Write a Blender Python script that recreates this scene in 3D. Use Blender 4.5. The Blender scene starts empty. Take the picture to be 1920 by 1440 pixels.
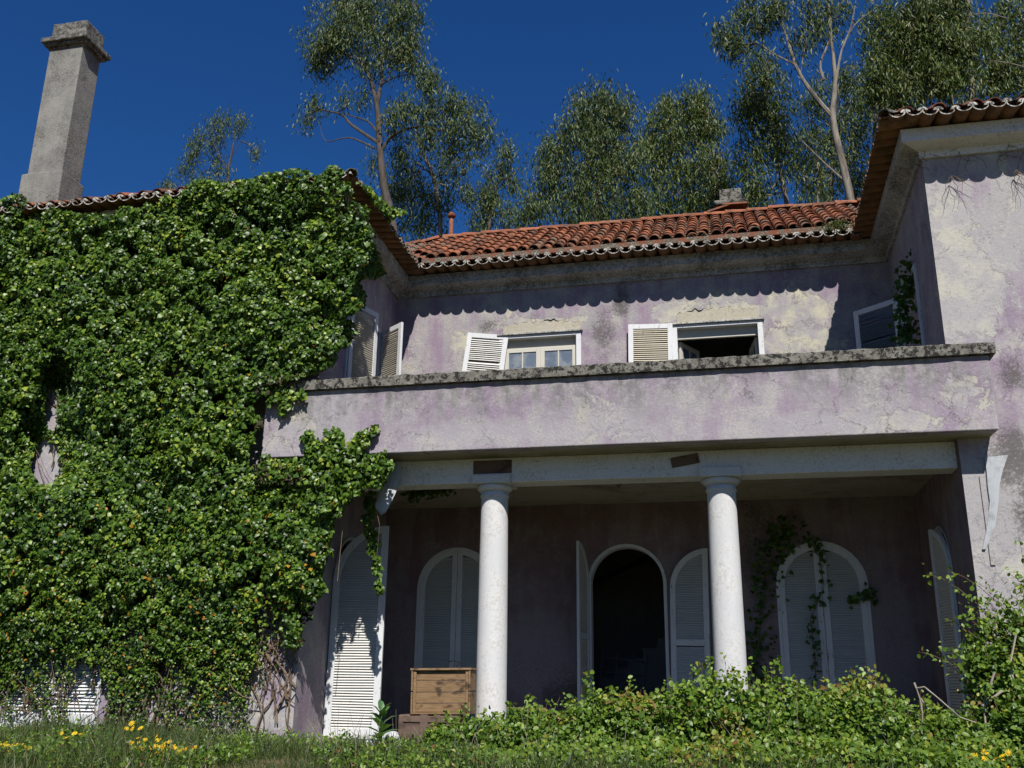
import bpy, math, random
import numpy as np
from mathutils import Matrix, Vector
random.seed(7); rng = np.random.default_rng(7)
R = math.radians
scene = bpy.context.scene
col = scene.collection

# ------------------------------------------------------------------ camera
CAM = np.array([0.0, 0.0, 1.6])
YAW, PIT, ROL, FPX = R(12.5535), R(17.29), R(0.7652), 1818.3
_f = np.array([-math.sin(YAW)*math.cos(PIT), math.cos(YAW)*math.cos(PIT), math.sin(PIT)])
_r0 = np.array([math.cos(YAW), math.sin(YAW), 0.0]); _u0 = np.cross(_r0, _f)
_r = math.cos(ROL)*_r0 + math.sin(ROL)*_u0
_u = -math.sin(ROL)*_r0 + math.cos(ROL)*_u0
cd = bpy.data.cameras.new('camera'); cam = bpy.data.objects.new('camera', cd); col.objects.link(cam)
cd.sensor_width = 36.0; cd.lens = FPX/1920*36; cd.clip_start = 0.1; cd.clip_end = 2000
M = Matrix(((_r[0], _u[0], -_f[0], CAM[0]), (_r[1], _u[1], -_f[1], CAM[1]), (_r[2], _u[2], -_f[2], CAM[2]), (0, 0, 0, 1)))
cam.matrix_world = M
scene.camera = cam

# ------------------------------------------------------------------ sky, sun, exposure
SUN = Vector((0.345, -1.0, 1.2)).normalized()
w = bpy.data.worlds.new('World'); scene.world = w; w.use_nodes = True
wn = w.node_tree.nodes; wl = w.node_tree.links
bg = wn['Background']
sky = wn.new('ShaderNodeTexSky'); sky.sky_type = 'NISHITA'; sky.sun_disc = False
sky.sun_elevation = math.asin(SUN.z); sky.sun_rotation = math.atan2(SUN.x, SUN.y)
sky.air_density = 1.0; sky.dust_density = 0.0; sky.ozone_density = 10.0; sky.altitude = 0
hs = wn.new('ShaderNodeHueSaturation'); hs.inputs['Saturation'].default_value = 1.17; hs.inputs['Hue'].default_value = 0.508   # polarised, deep blue sky
wl.new(sky.outputs[0], hs.inputs['Color']); wl.new(hs.outputs[0], bg.inputs[0]); bg.inputs[1].default_value = 0.053
sl = bpy.data.lights.new('sun', 'SUN'); sl.energy = 5.0; sl.angle = R(0.53); sl.color = (1.0, 0.955, 0.89)
so = bpy.data.objects.new('sun', sl); col.objects.link(so)
so.rotation_euler = SUN.to_track_quat('Z', 'Y').to_euler(); so.location = (8, -10, 30)
scene.view_settings.view_transform = 'Standard'; scene.view_settings.look = 'None'
scene.view_settings.exposure = 0.6; scene.view_settings.gamma = 1.0
scene.render.engine = 'CYCLES'
scene.cycles.max_bounces = 4; scene.cycles.diffuse_bounces = 3; scene.cycles.transparent_max_bounces = 4
scene.cycles.caustics_reflective = False; scene.cycles.caustics_refractive = False

def at(x, y, Y):
    """point of the photograph (1920x1440 pixels) at depth Y"""
    d = (x-960)*_r/FPX - (y-720)*_u/FPX + _f
    return CAM + d*((Y-CAM[1])/d[1])
def at_v(x, y, Y):
    d = ((x-960)/FPX)[:, None]*_r - ((y-720)/FPX)[:, None]*_u + _f
    return CAM + d*((Y-CAM[1])/d[:, 1])[:, None]
def at_vX(x, y, X):
    d = ((x-960)/FPX)[:, None]*_r - ((y-720)/FPX)[:, None]*_u + _f
    return CAM + d*((X-CAM[0])/d[:, 0])[:, None]

# ------------------------------------------------------------------ helpers
class MB:
    def __init__(s): s.v = []; s.f = []; s.m = []; s.n = 0
    def add(s, v, f, mi=0):
        b = len(s.v); s.v += [tuple(p) for p in v]
        for q in f: s.f.append(tuple(b+i for i in q)); s.m.append(mi)
    def quad(s, a, b, c, d, mi=0): s.add([a, b, c, d], [(0, 1, 2, 3)], mi)
    def box(s, x0, x1, y0, y1, z0, z1, mi=0, T=None):
        v = [(x, y, z) for z in (z0, z1) for y in (y0, y1) for x in (x0, x1)]
        if T is not None: v = [tuple(T @ Vector(p)) for p in v]
        s.add(v, [(0, 2, 3, 1), (4, 5, 7, 6), (0, 1, 5, 4), (1, 3, 7, 5), (3, 2, 6, 7), (2, 0, 4, 6)], mi)
    def tube(s, pts, rad, n=6, mi=0, cap=True):
        pts = [Vector(p) for p in pts]; base = len(s.v); k = len(pts)
        if not hasattr(rad, '__len__'): rad = [rad]*k
        for i, p in enumerate(pts):
            d = (pts[min(i+1, k-1)]-pts[max(i-1, 0)])
            if d.length < 1e-9: d = Vector((0, 0, 1))
            d.normalize()
            a = d.cross(Vector((0.31, 0.94, 0.12))); a.normalize(); b = d.cross(a)
            for j in range(n):
                t = 2*math.pi*j/n
                s.v.append(tuple(p + rad[i]*(math.cos(t)*a+math.sin(t)*b)))
        for i in range(k-1):
            for j in range(n):
                q = (j+1) % n
                s.f.append((base+i*n+j, base+i*n+q, base+(i+1)*n+q, base+(i+1)*n+j)); s.m.append(mi)
        if cap:
            s.f.append(tuple(base+j for j in range(n))[::-1]); s.m.append(mi)
            s.f.append(tuple(base+(k-1)*n+j for j in range(n))); s.m.append(mi)
    def lathe(s, prof, cx, cy, n=28, mi=0, jit=None):
        base = len(s.v); k = len(prof)
        for r, z in prof:
            for j in range(n):
                t = 2*math.pi*j/n; s.v.append((cx+r*math.cos(t), cy+r*math.sin(t), z))
        for i in range(k-1):
            for j in range(n):
                q = (j+1) % n
                s.f.append((base+i*n+j, base+i*n+q, base+(i+1)*n+q, base+(i+1)*n+j)); s.m.append(mi)
        s.f.append(tuple(base+(k-1)*n+j for j in range(n))); s.m.append(mi)
    def xf(s, T): s.v = [tuple(T @ Vector(p)) for p in s.v]; return s
    def build(s, name, mats, parent=None, smooth=False, origin=(0, 0, 0), bevel=0.0):
        me = bpy.data.meshes.new(name)
        o3 = origin
        me.from_pydata([(p[0]-o3[0], p[1]-o3[1], p[2]-o3[2]) for p in s.v], [], s.f)
        if not isinstance(mats, (list, tuple)): mats = [mats]
        for m in mats: me.materials.append(m)
        if len(mats) > 1: me.polygons.foreach_set('material_index', s.m)
        if smooth: me.polygons.foreach_set('use_smooth', [True]*len(me.polygons))
        me.update()
        return link(name, me, parent, origin, bevel)

WO = {}
def link(name, me, parent=None, origin=(0, 0, 0), bevel=0.0):
    o = bpy.data.objects.new(name, me); col.objects.link(o)
    po = WO[parent.name] if parent is not None else (0, 0, 0)
    if parent is not None: o.parent = parent
    o.location = (origin[0]-po[0], origin[1]-po[1], origin[2]-po[2])
    WO[o.name] = tuple(origin)
    if bevel:
        b = o.modifiers.new('bevel', 'BEVEL'); b.width = bevel; b.segments = 2; b.limit_method = 'ANGLE'; b.angle_limit = R(50)
    return o
def thing(name, label, cat, loc, group=None):
    o = bpy.data.objects.new(name, None); col.objects.link(o); o.location = loc; WO[o.name] = tuple(loc)
    o['label'] = label; o['category'] = cat
    if group: o['group'] = group
    return o
def tag(o, label, cat, group=None):
    o['label'] = label; o['category'] = cat
    if group: o['group'] = group
    return o
def inst(name, me, parent, T):
    """a copy sharing mesh data, world matrix T"""
    o = bpy.data.objects.new(name, me); col.objects.link(o); o.parent = parent
    po = WO[parent.name]
    o.matrix_local = Matrix.Translation(Vector((-po[0], -po[1], -po[2]))) @ T
    WO[o.name] = tuple(T.to_translation())
    return o

# leaves ------------------------------------------------------------
TPL = {
 'ivy': ([(0, 0, 0), (.12, -.46, -.07), (.5, -.40, .0), (1, 0, -.14), (.5, .40, .0), (.12, .46, -.07), (.38, 0, .07)],
         [(6, 0, 1), (6, 1, 2), (6, 2, 3), (6, 3, 4), (6, 4, 5), (6, 5, 0)]),
 'ovate': ([(0, 0, 0), (.22, -.33, .06), (.62, -.34, .05), (1, 0, -.14), (.62, .34, .05), (.22, .33, .06)],
           [(0, 1, 2, 3), (0, 3, 4, 5)]),
 'sickle': ([(0, 0, 0), (.38, -.5, .03), (.42, .5, -.03), (1, .35, -.12)], [(0, 1, 3), (0, 3, 2)]),
 'blade': ([(0, -.5, 0), (0, .5, 0), (.55, -.35, .04), (.55, .35, .04), (1, 0, .22)], [(0, 1, 3, 2), (2, 3, 4)]),
 'long': ([(0, 0, 0), (.3, -.42, .05), (.7, -.36, .0), (1, 0, -.22), (.7, .36, .0), (.3, .42, .05), (.35, 0, .0), (.7, 0, -.06)],
          [(0, 1, 6), (1, 2, 7, 6), (2, 3, 7), (0, 6, 5), (6, 7, 4, 5), (7, 3, 4)]),
}
def norm(a): return a/np.maximum(np.linalg.norm(a, axis=1, keepdims=True), 1e-9)
def leaves(name, C, axis, nrm, L, W, mat, parent=None, tpl='ivy', origin=(0, 0, 0), smooth=False, tone=None):
    tv, tf = TPL[tpl]; tv = np.array(tv); N = len(C); k = len(tv)
    axis = norm(axis); side = norm(np.cross(nrm, axis)); nn = np.cross(axis, side)
    V = (C[:, None, :] + (L[:, None]*tv[None, :, 0])[..., None]*axis[:, None, :]
         + (W[:, None]*tv[None, :, 1])[..., None]*side[:, None, :] + (L[:, None]*tv[None, :, 2])[..., None]*nn[:, None, :])
    V = V.reshape(-1, 3) - np.array(origin)
    lens = np.array([len(f) for f in tf]); flat = np.concatenate([np.array(f) for f in tf])
    loops = (flat[None, :] + (np.arange(N)*k)[:, None]).reshape(-1)
    ls = np.tile(lens, N); st = np.concatenate([[0], np.cumsum(ls)[:-1]])
    me = bpy.data.meshes.new(name)
    me.vertices.add(N*k); me.vertices.foreach_set('co', V.astype(np.float32).ravel())
    me.loops.add(len(loops)); me.loops.foreach_set('vertex_index', loops.astype(np.int32))
    me.polygons.add(len(ls)); me.polygons.foreach_set('loop_start', st.astype(np.int32)); me.polygons.foreach_set('loop_total', ls.astype(np.int32))
    if tone is None: tone = rng.random(N)
    at_ = me.attributes.new('tone', 'FLOAT', 'POINT'); at_.data.foreach_set('value', np.repeat(tone, k).astype(np.float32))
    if smooth: me.polygons.foreach_set('use_smooth', np.ones(len(ls), bool))
    me.materials.append(mat); me.update(calc_edges=True)
    return link(name, me, parent, origin)
def rdir(n): return norm(rng.normal(size=(n, 3)))

def vnoise(x, y, seed=0):
    r_ = np.random.default_rng(seed); G = r_.random((64, 64))
    xi = np.floor(x).astype(int); yi = np.floor(y).astype(int); fx = x-xi; fy = y-yi
    fx = fx*fx*(3-2*fx); fy = fy*fy*(3-2*fy)
    g = lambda a, b: G[a % 64, b % 64]
    return (g(xi, yi)*(1-fx)+g(xi+1, yi)*fx)*(1-fy) + (g(xi, yi+1)*(1-fx)+g(xi+1, yi+1)*fx)*fy
def inpoly(x, y, P):
    c = np.zeros(len(x), bool); n = len(P)
    for i in range(n):
        x0, y0 = P[i]; x1, y1 = P[(i+1) % n]
        if y0 == y1: continue
        t = (y0 > y) != (y1 > y)
        c ^= t & (x < (x1-x0)*(y-y0)/(y1-y0)+x0)
    return c

# ------------------------------------------------------------------ materials
class NT:
    def __init__(s, name):
        s.m = bpy.data.materials.new(name); s.m.use_nodes = True; s.t = s.m.node_tree; s.n = s.t.nodes; s.l = s.t.links
        s.b = s.n['Principled BSDF']; s.out = s.n['Material Output']
        s.co = s.n.new('ShaderNodeTexCoord').outputs['Object']
    def put(s, sock, v):
        if v is None: return
        if isinstance(v, bpy.types.NodeSocket): s.l.new(v, sock)
        elif isinstance(v, (tuple, list)):
            sock.default_value = (*v, 1.0) if len(v) == 3 and sock.type == 'RGBA' else v
        else: sock.default_value = v
    def map(s, scale=(1, 1, 1), co=None, loc=(0, 0, 0), rot=(0, 0, 0)):
        n = s.n.new('ShaderNodeMapping'); s.put(n.inputs[0], co or s.co); n.inputs['Scale'].default_value = scale
        n.inputs['Location'].default_value = loc; n.inputs['Rotation'].default_value = rot; return n.outputs[0]
    def noise(s, scale, detail=4, rough=.55, co=None, dist=0.0, out=0):
        n = s.n.new('ShaderNodeTexNoise'); s.put(n.inputs['Vector'], co or s.co)
        n.inputs['Scale'].default_value = scale; n.inputs['Detail'].default_value = detail
        n.inputs['Roughness'].default_value = rough; n.inputs['Distortion'].default_value = dist
        return n.outputs[out]
    def voro(s, scale, co=None, feature='DISTANCE_TO_EDGE', rand=1.0):
        n = s.n.new('ShaderNodeTexVoronoi'); n.feature = feature; s.put(n.inputs['Vector'], co or s.co)
        n.inputs['Scale'].default_value = scale; n.inputs['Randomness'].default_value = rand; return n.outputs[0]
    def ramp(s, x, stops, interp='LINEAR'):
        n = s.n.new('ShaderNodeValToRGB'); s.put(n.inputs[0], x); n.color_ramp.interpolation = interp
        e = n.color_ramp.elements
        for i, (p, c) in enumerate(stops):
            if i > 1: e.new(p)
            e[i].position = p
            e[i].color = (c, c, c, 1) if not hasattr(c, '__len__') else (*c, 1)
        return n.outputs[0]
    def step(s, x, a, b):
        n = s.n.new('ShaderNodeMapRange'); n.interpolation_type = 'SMOOTHSTEP'; s.put(n.inputs[0], x)
        n.inputs[1].default_value = a; n.inputs[2].default_value = b; n.inputs[3].default_value = 0; n.inputs[4].default_value = 1
        return n.outputs[0]
    def math(s, op, a, b=0.0, clamp=False):
        n = s.n.new('ShaderNodeMath'); n.operation = op; n.use_clamp = clamp; s.put(n.inputs[0], a); s.put(n.inputs[1], b); return n.outputs[0]
    def mix(s, fac, a, b, mode='MIX'):
        n = s.n.new('ShaderNodeMix'); n.data_type = 'RGBA'; n.blend_type = mode
        s.put(n.inputs[0], fac); s.put(n.inputs[6], a); s.put(n.inputs[7], b); return n.outputs[2]
    def xyz(s, co=None):
        n = s.n.new('ShaderNodeSeparateXYZ'); s.put(n.inputs[0], co or s.co); return n.outputs
    def attr(s, name):
        n = s.n.new('ShaderNodeAttribute'); n.attribute_name = name; return n.outputs['Fac']
    def orand(s): return s.n.new('ShaderNodeObjectInfo').outputs['Random']
    def done(s, colr, rough=.85, bump=None, bstr=.3, bdist=.02, spec=.3, metal=0.0):
        s.put(s.b.inputs['Base Color'], colr); s.put(s.b.inputs['Roughness'], rough)
        s.b.inputs['Specular IOR Level'].default_value = spec; s.b.inputs['Metallic'].default_value = metal
        if bump is not None:
            n = s.n.new('ShaderNodeBump'); n.inputs['Strength'].default_value = bstr; n.inputs['Distance'].default_value = bdist
            s.put(n.inputs['Height'], bump); s.l.new(n.outputs[0], s.b.inputs['Normal'])
        return s.m

def plaster(name, wash, pale, cream, bare=.5, mould=.5, crack=1.0, top=None, patch_scale=1.1, off=(0, 0, 0), moss=None, spots=(), ax=0, tint=.5, bump=.55, grit=1.0):
    """worn lime wash: wash colour, paler rubbed wash, cream undercoat. spots: (u, z, ru, rz, 'bare'|'mould'|'pale')"""
    k = NT(name); co = k.map(loc=off)
    big = k.noise(.55, 3, .5, co); mid = k.noise(2.2, 7, .66, co); fine = k.noise(30, 5, .7, co); speck = k.noise(85, 2, .6, co); gr = k.noise(9, 6, .7, co)
    streak = k.noise(1.0, 6, .62, k.map((5.0, 5.0, .5), co))
    xyz = k.xyz(); S = {'bare': [], 'mould': [], 'pale': []}
    for (u, z, ru, rz, kd) in spots:
        a = k.math('DIVIDE', k.math('SUBTRACT', xyz[ax], u), ru); b = k.math('DIVIDE', k.math('SUBTRACT', xyz[2], z), rz)
        d = k.math('SQRT', k.math('ADD', k.math('MULTIPLY', a, a), k.math('MULTIPLY', b, b)))
        S[kd].append(k.math('SUBTRACT', 1.0, k.step(d, .0, 1.5)))
    def mx(L):
        r = L[0]
        for q in L[1:]: r = k.math('MAXIMUM', r, q)
        return r
    rub = k.math('ADD', k.math('MULTIPLY', streak, .55), k.math('MULTIPLY', mid, .45))
    rub = k.math('ADD', rub, k.math('MULTIPLY', k.math('SUBTRACT', big, .5), .35))
    if S['pale']: rub = k.math('ADD', rub, k.math('MULTIPLY', mx(S['pale']), .3))
    c = k.mix(k.step(rub, .40-.12*tint, .62-.10*tint), wash, pale)
    c = k.mix(k.math('MULTIPLY', k.step(k.math('ADD', gr, k.math('MULTIPLY', k.math('SUBTRACT', mid, .5), .9)), .50, .72), .55), c, [v*1.12 for v in pale])
    c = k.mix(k.math('MULTIPLY', k.step(k.math('SUBTRACT', gr, k.math('MULTIPLY', k.math('SUBTRACT', mid, .5), .6)), .42, .30), .0), c, wash)
    # cream grit where the wash is thin
    c = k.mix(k.math('MULTIPLY', k.step(k.math('ADD', fine, k.math('MULTIPLY', mid, .7)), .86, 1.02), .6), c, cream)
    # wash flaked off in patches to the undercoat
    e = k.math('ADD', k.noise(patch_scale, 12, .74, co, .4), k.math('MULTIPLY', k.math('SUBTRACT', big, .5), .5))
    if S['bare']: e = k.math('ADD', e, k.math('MULTIPLY', mx(S['bare']), .22))
    flake = k.step(e, bare, bare+.02)
    und = k.mix(k.step(k.noise(3.1, 7, .65, co), .38, .66), [v*1.05 for v in pale], cream)
    und = k.mix(k.math('MULTIPLY', k.step(gr, .52, .72), .4), und, [v*.62 for v in cream])
    c = k.mix(flake, c, und)
    # grey-black mould
    mo = k.math('ADD', k.noise(1.6, 12, .80, co, .3), k.math('MULTIPLY', k.math('SUBTRACT', fine, .5), .85))
    if S['mould']: mo = k.math('ADD', mo, k.math('MULTIPLY', mx(S['mould']), .36))
    lvl = 1.05-mould*.5
    mk = k.step(mo, lvl-.16, lvl+.12)
    if top is not None:   # runs of dirt washed down from the ledge above
        run = k.math('MULTIPLY', k.step(xyz[2], top-.85, top), k.step(k.math('ADD', streak, k.math('MULTIPLY', k.math('SUBTRACT', gr, .5), .9)), .30, .70))
        run = k.math('MULTIPLY', run, k.step(k.noise(.9, 4, .5, co), .25, .55))
        mk = k.math('MAXIMUM', mk, k.math('MULTIPLY', run, .95))
    c = k.mix(k.math('MULTIPLY', mk, .78), c, (.06, .058, .053))
    if moss: c = k.mix(k.math('MULTIPLY', k.step(k.noise(1.8, 6, .6, co), .5, .7), moss), c, (.075, .068, .03))
    # hair cracks
    wob = k.n.new('ShaderNodeVectorMath'); wob.operation = 'ADD'; k.put(wob.inputs[0], co)
    sc_ = k.n.new('ShaderNodeVectorMath'); sc_.operation = 'SCALE'; k.put(sc_.inputs[0], k.noise(3.2, 8, .7, co, out=1)); sc_.inputs['Scale'].default_value = .6
    k.l.new(sc_.outputs[0], wob.inputs[1])
    vr = k.voro(1.9, wob.outputs[0])
    cr = k.math('MULTIPLY', k.math('SUBTRACT', 1.0, k.step(vr, .002, .0105)), k.step(k.noise(.9, 5, .6, k.map(loc=(3, 1, 7), co=co)), .48, .62))
    cr = k.math('MULTIPLY', cr, crack)
    c = k.mix(k.math('MULTIPLY', cr, .8), c, (.07, .065, .06))
    c = k.mix(k.math('MULTIPLY', k.step(speck, .60, .72), .55*grit), c, (.09, .085, .08))
    c = k.mix(k.math('MULTIPLY', k.step(k.noise(17, 6, .75, k.map(loc=(5, 2, 9), co=co)), .55, .68), .40*grit), c, (.11, .105, .10))
    c = k.mix(k.math('MULTIPLY', k.step(k.noise(23, 6, .75, k.map(loc=(1, 7, 2), co=co)), .55, .66), .40*grit), c, [min(1, v*1.3) for v in pale])
    h = k.math('ADD', k.math('MULTIPLY', fine, .5), k.math('ADD', k.math('MULTIPLY', mid, .5), k.math('MULTIPLY', gr, .25)))
    h = k.math('SUBTRACT', h, k.math('MULTIPLY', flake, .35)); h = k.math('SUBTRACT', h, k.math('MULTIPLY', cr, .8))
    return k.done(c, .92, h, bump, .022, .15)

def sp(px, py, Y, rx, rz, kd):
    p = at(px, py, Y); return (float(p[0]), float(p[2]), rx, rz, kd)
PALE = (.315, .30, .315); CREAM = (.36, .325, .235)
up_spots = [sp(1132, 625, 15.5, .28, .55, 'mould'), sp(910, 612, 15.5, .22, .25, 'mould'), sp(850, 640, 15.5, .30, .30, 'bare'), sp(1250, 585, 15.5, .28, .2, 'bare'), sp(1500, 580, 15.5, .55, .35, 'bare'), sp(1500, 640, 15.5, .6, .3, 'bare'), sp(1010, 605, 15.5, .7, .13, 'bare'), sp(1380, 585, 15.5, .6, .14, 'bare'), sp(1100, 600, 15.5, .2, .2, 'pale'), sp(1165, 570, 15.5, .2, .4, 'mould')]
m_lilac = plaster('lilac_plaster', (0.220, 0.167, 0.219), (0.266, 0.250, 0.259), (0.399, 0.383, 0.298), .615, .58, .8, None, 1.1, spots=up_spots, tint=.2)
par_spots = [sp(600, 770, 12, .55, .35, 'pale'), sp(560, 800, 12, .35, .35, 'bare'), sp(1800, 740, 12, .4, .4, 'bare'), sp(1740, 790, 12, .5, .2, 'bare'), sp(1500, 800, 12, .7, .15, 'pale'), sp(900, 810, 12, .8, .2, 'pale')]
m_par = plaster('parapet_plaster', (.222, .172, .228), (.278, .260, .280), (.365, .350, .305), .615, .62, 1.0, 5.5, 1.6, (1.3, 0, .4), spots=par_spots, tint=.45)
rw_spots = [sp(1775, 400, 12.38, .35, .7, 'bare'), sp(1790, 540, 12.38, .5, .7, 'bare'), sp(1850, 560, 12.38, .3, .5, 'bare'), sp(1900, 860, 12.38, .35, .5, 'mould'), sp(1925, 960, 12.38, .18, .5, 'mould'), sp(1900, 700, 12.38, .2, .25, 'mould'), sp(1880, 420, 12.38, .3, .5, 'pale'), sp(1870, 980, 12.38, .4, .8, 'pale'), (-9.9, 6.6, .3, .8, 'bare'), (-6.2, 1.8, .3, .9, 'bare')]
m_rwall = plaster('flaking_plaster', (.228, .180, .234), (.290, .278, .285), (.385, .370, .320), .60, .62, .45, None, 1.0, (4.5, 2, 1.2), spots=rw_spots, tint=.35)
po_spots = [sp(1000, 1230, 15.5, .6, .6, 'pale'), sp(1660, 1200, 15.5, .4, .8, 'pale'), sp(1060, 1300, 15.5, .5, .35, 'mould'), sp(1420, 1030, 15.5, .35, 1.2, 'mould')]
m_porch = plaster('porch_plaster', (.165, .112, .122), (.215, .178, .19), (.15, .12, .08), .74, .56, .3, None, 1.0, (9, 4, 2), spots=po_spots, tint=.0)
m_white = plaster('whitewashed_plaster', (.52, .53, .55), (.54, .545, .55), (.38, .36, .31), .80, .66, .25, None, 2.0, (2, 7, 5), bump=.3)
m_corn = plaster('stained_cornice', (.42, .43, .44), (.44, .44, .42), (.28, .25, .18), .64, 1.04, .7, 8.72, 2.2, (5, 1, 3))
m_soff = plaster('soffit_plaster', (.24, .22, .145), (.28, .26, .20), (.21, .185, .105), .62, .48, .5, None, 1.4, (7, 3, 3), .5)
m_dark = plaster('interior_plaster', (.16, .155, .155), (.18, .175, .175), (.16, .14, .12), .6, .5, .2)
m_col = plaster('column_limewash', (.44, .445, .455), (.49, .49, .49), (.36, .345, .30), .78, .50, .15, None, 2.5, (6, 6, 1), bump=.12, grit=.04)

m_creamp = plaster('bare_cream_plaster', (.33, .305, .24), (.345, .325, .27), (.36, .31, .22), .6, .52, .6, None, 2.0, (1, 8, 2))
def concrete(name, base, lichen=.5, dark=.6):
    k = NT(name)
    a = k.noise(2.0, 8, .65); b = k.noise(14, 6, .7); f = k.noise(60, 3, .6)
    c = k.mix(k.step(a, .35, .65), base, [x*.72 for x in base])
    c = k.mix(k.math('MULTIPLY', k.step(k.math('ADD', b, k.math('MULTIPLY', f, .3)), .62, .74), lichen), c, (.32, .31, .275))
    c = k.mix(k.math('MULTIPLY', k.step(k.math('ADD', k.noise(13, 8, .74, k.map(loc=(3, 3, 3))), k.math('MULTIPLY', f, .25)), .60, .68), dark), c, (.022, .022, .02))
    return k.done(c, .95, k.math('ADD', b, k.math('MULTIPLY', f, .5)), .6, .02, .1)
m_coping = concrete('lichened_coping', (.15, .145, .125), .22, 1.0)
m_chim = plaster('chimney_render', (.15, .147, .137), (.20, .197, .184), (.225, .205, .165), .58, .92, .5, None, 1.6, (3, 3, 1))
m_chcap = concrete('chimney_cap_stone', (.14, .137, .125), .4, .75)
m_step = concrete('stone', (.17, .163, .145), .3, .5)
m_deck = concrete('dirty_deck', (.075, .07, .058), .2, .6)

def paintwood(name, paint, under, wear=.5):
    k = NT(name); g = k.noise(5, 6, .65, k.map((9, 9, 1.0))); f = k.noise(40, 4, .7)
    c = k.mix(k.math('MULTIPLY', k.step(k.noise(3, 4), .35, .7), .35), paint, [x*.8 for x in paint])
    wr = k.step(k.math('ADD', g, k.math('MULTIPLY', k.math('SUBTRACT', f, .5), .5)), .78-wear*.3, .84-wear*.3)
    c = k.mix(wr, c, under)
    return k.done(c, .65, k.math('SUBTRACT', f, wr), .25, .006, .3)
m_shut = paintwood('white_shutter_paint', (.53, .54, .55), (.17, .145, .115), .52)
m_slat = paintwood('weathered_slat', (.51, .505, .48), (.18, .15, .105), .42)
m_slat2 = paintwood('bare_weathered_slat', (.44, .405, .32), (.22, .16, .09), .55)
m_frame = paintwood('cream_window_frame', (.43, .415, .36), (.18, .16, .12), .35)
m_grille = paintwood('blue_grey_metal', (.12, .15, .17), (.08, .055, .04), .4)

def tilemat(name):
    k = NT(name); r = k.orand(); a = k.noise(9, 6, .65, k.n.new('ShaderNodeNewGeometry').outputs['Position']); b = k.noise(55, 4, .7)
    c = k.ramp(r, [(0, (.10, .045, .028)), (.3, (.19, .068, .035)), (.65, (.28, .10, .05)), (.85, (.20, .092, .052)), (1, (.13, .092, .068))])
    c = k.mix(k.math('MULTIPLY', k.step(a, .46, .66), .7), c, (.058, .047, .04))
    c = k.mix(k.math('MULTIPLY', k.step(b, .58, .72), .5), c, (.19, .175, .15))
    return k.done(c, .9, k.math('ADD', a, k.math('MULTIPLY', b, .4)), .4, .01, .15)
m_tile = tilemat('clay_tile')
k = NT('pan_tile_dirt'); a = k.noise(5, 7, .65); b = k.noise(40, 4)
m_pan = k.done(k.mix(k.step(a, .4, .6), (.16, .06, .035), k.mix(k.step(b, .45, .6), (.075, .065, .05), (.17, .16, .13))), .95, b, .4, .01, .1)
k = NT('eave_tile_clay'); a = k.noise(6, 6, .65, k.n.new('ShaderNodeNewGeometry').outputs['Position'])
m_eave = k.done(k.mix(k.step(a, .38, .66), (.19, .098, .05), (.095, .062, .034)), .9, k.noise(40, 4), .3, .008, .15)
k = NT('lime_mortar'); a = k.noise(18, 6, .7, k.n.new('ShaderNodeNewGeometry').outputs['Position'])
m_lime = k.done(k.mix(k.step(a, .40, .58), (.42, .41, .38), (.075, .07, .062)), .95, a, .5, .01, .1)
k = NT('rusty_iron'); a = k.noise(20, 6, .7)
m_rust = k.done(k.mix(k.step(a, .4, .6), (.12, .035, .018), (.20, .075, .035)), .85, a, .4, .01, .3)
k = NT('pale_sheet_metal'); a = k.noise(6, 6, .6)
m_sheet = k.done(k.mix(k.step(a, .45, .65), (.34, .36, .38), (.25, .26, .265)), .5, k.noise(3, 3), .2, .03, .4)
k = NT('window_glass'); a = k.noise(4, 5, .6)
m_glass = k.done(k.mix(k.step(a, .4, .7), (.10, .125, .16), (.16, .18, .20)), k.mix(k.step(a, .45, .6), (.08,)*3, (.45,)*3), None, spec=.6)
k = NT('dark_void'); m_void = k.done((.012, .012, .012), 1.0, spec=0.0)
def plankmat(name, a_, b_, c_):
    k = NT(name); r = k.orand()
    g = k.noise(3.0, 7, .62, k.map((2.0, 20, 22))); f = k.noise(70, 3, .6, k.map((.3, 1, 1)))
    c = k.mix(k.step(g, .3, .7), a_, b_); c = k.mix(k.math('MULTIPLY', r, .25), c, [x*.6 for x in a_])
    kn = k.noise(6, 3, .5, k.map((1, 1.5, 1.5), loc=(2, 5, 9)))
    c = k.mix(k.math('MULTIPLY', k.step(k.math('ADD', kn, k.math('MULTIPLY', g, .35)), .70, .84), .85), c, c_)
    return k.done(c, .8, k.math('ADD', g, f), .3, .006, .2)
m_plank = plankmat('crate_board', (.155, .095, .048), (.25, .16, .085), (.03, .02, .013))
m_case = plankmat('brown_case_board', (.105, .07, .054), (.135, .093, .072), (.05, .034, .026))
k = NT('dark_iron'); m_darkiron = k.done((.035, .042, .048), .6)
k = NT('blue_paint'); a = k.noise(8, 6); m_blue = k.done(k.mix(k.step(a, .45, .6), (.06, .20, .30), (.045, .13, .19)), .6, a, .2, .01)

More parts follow.
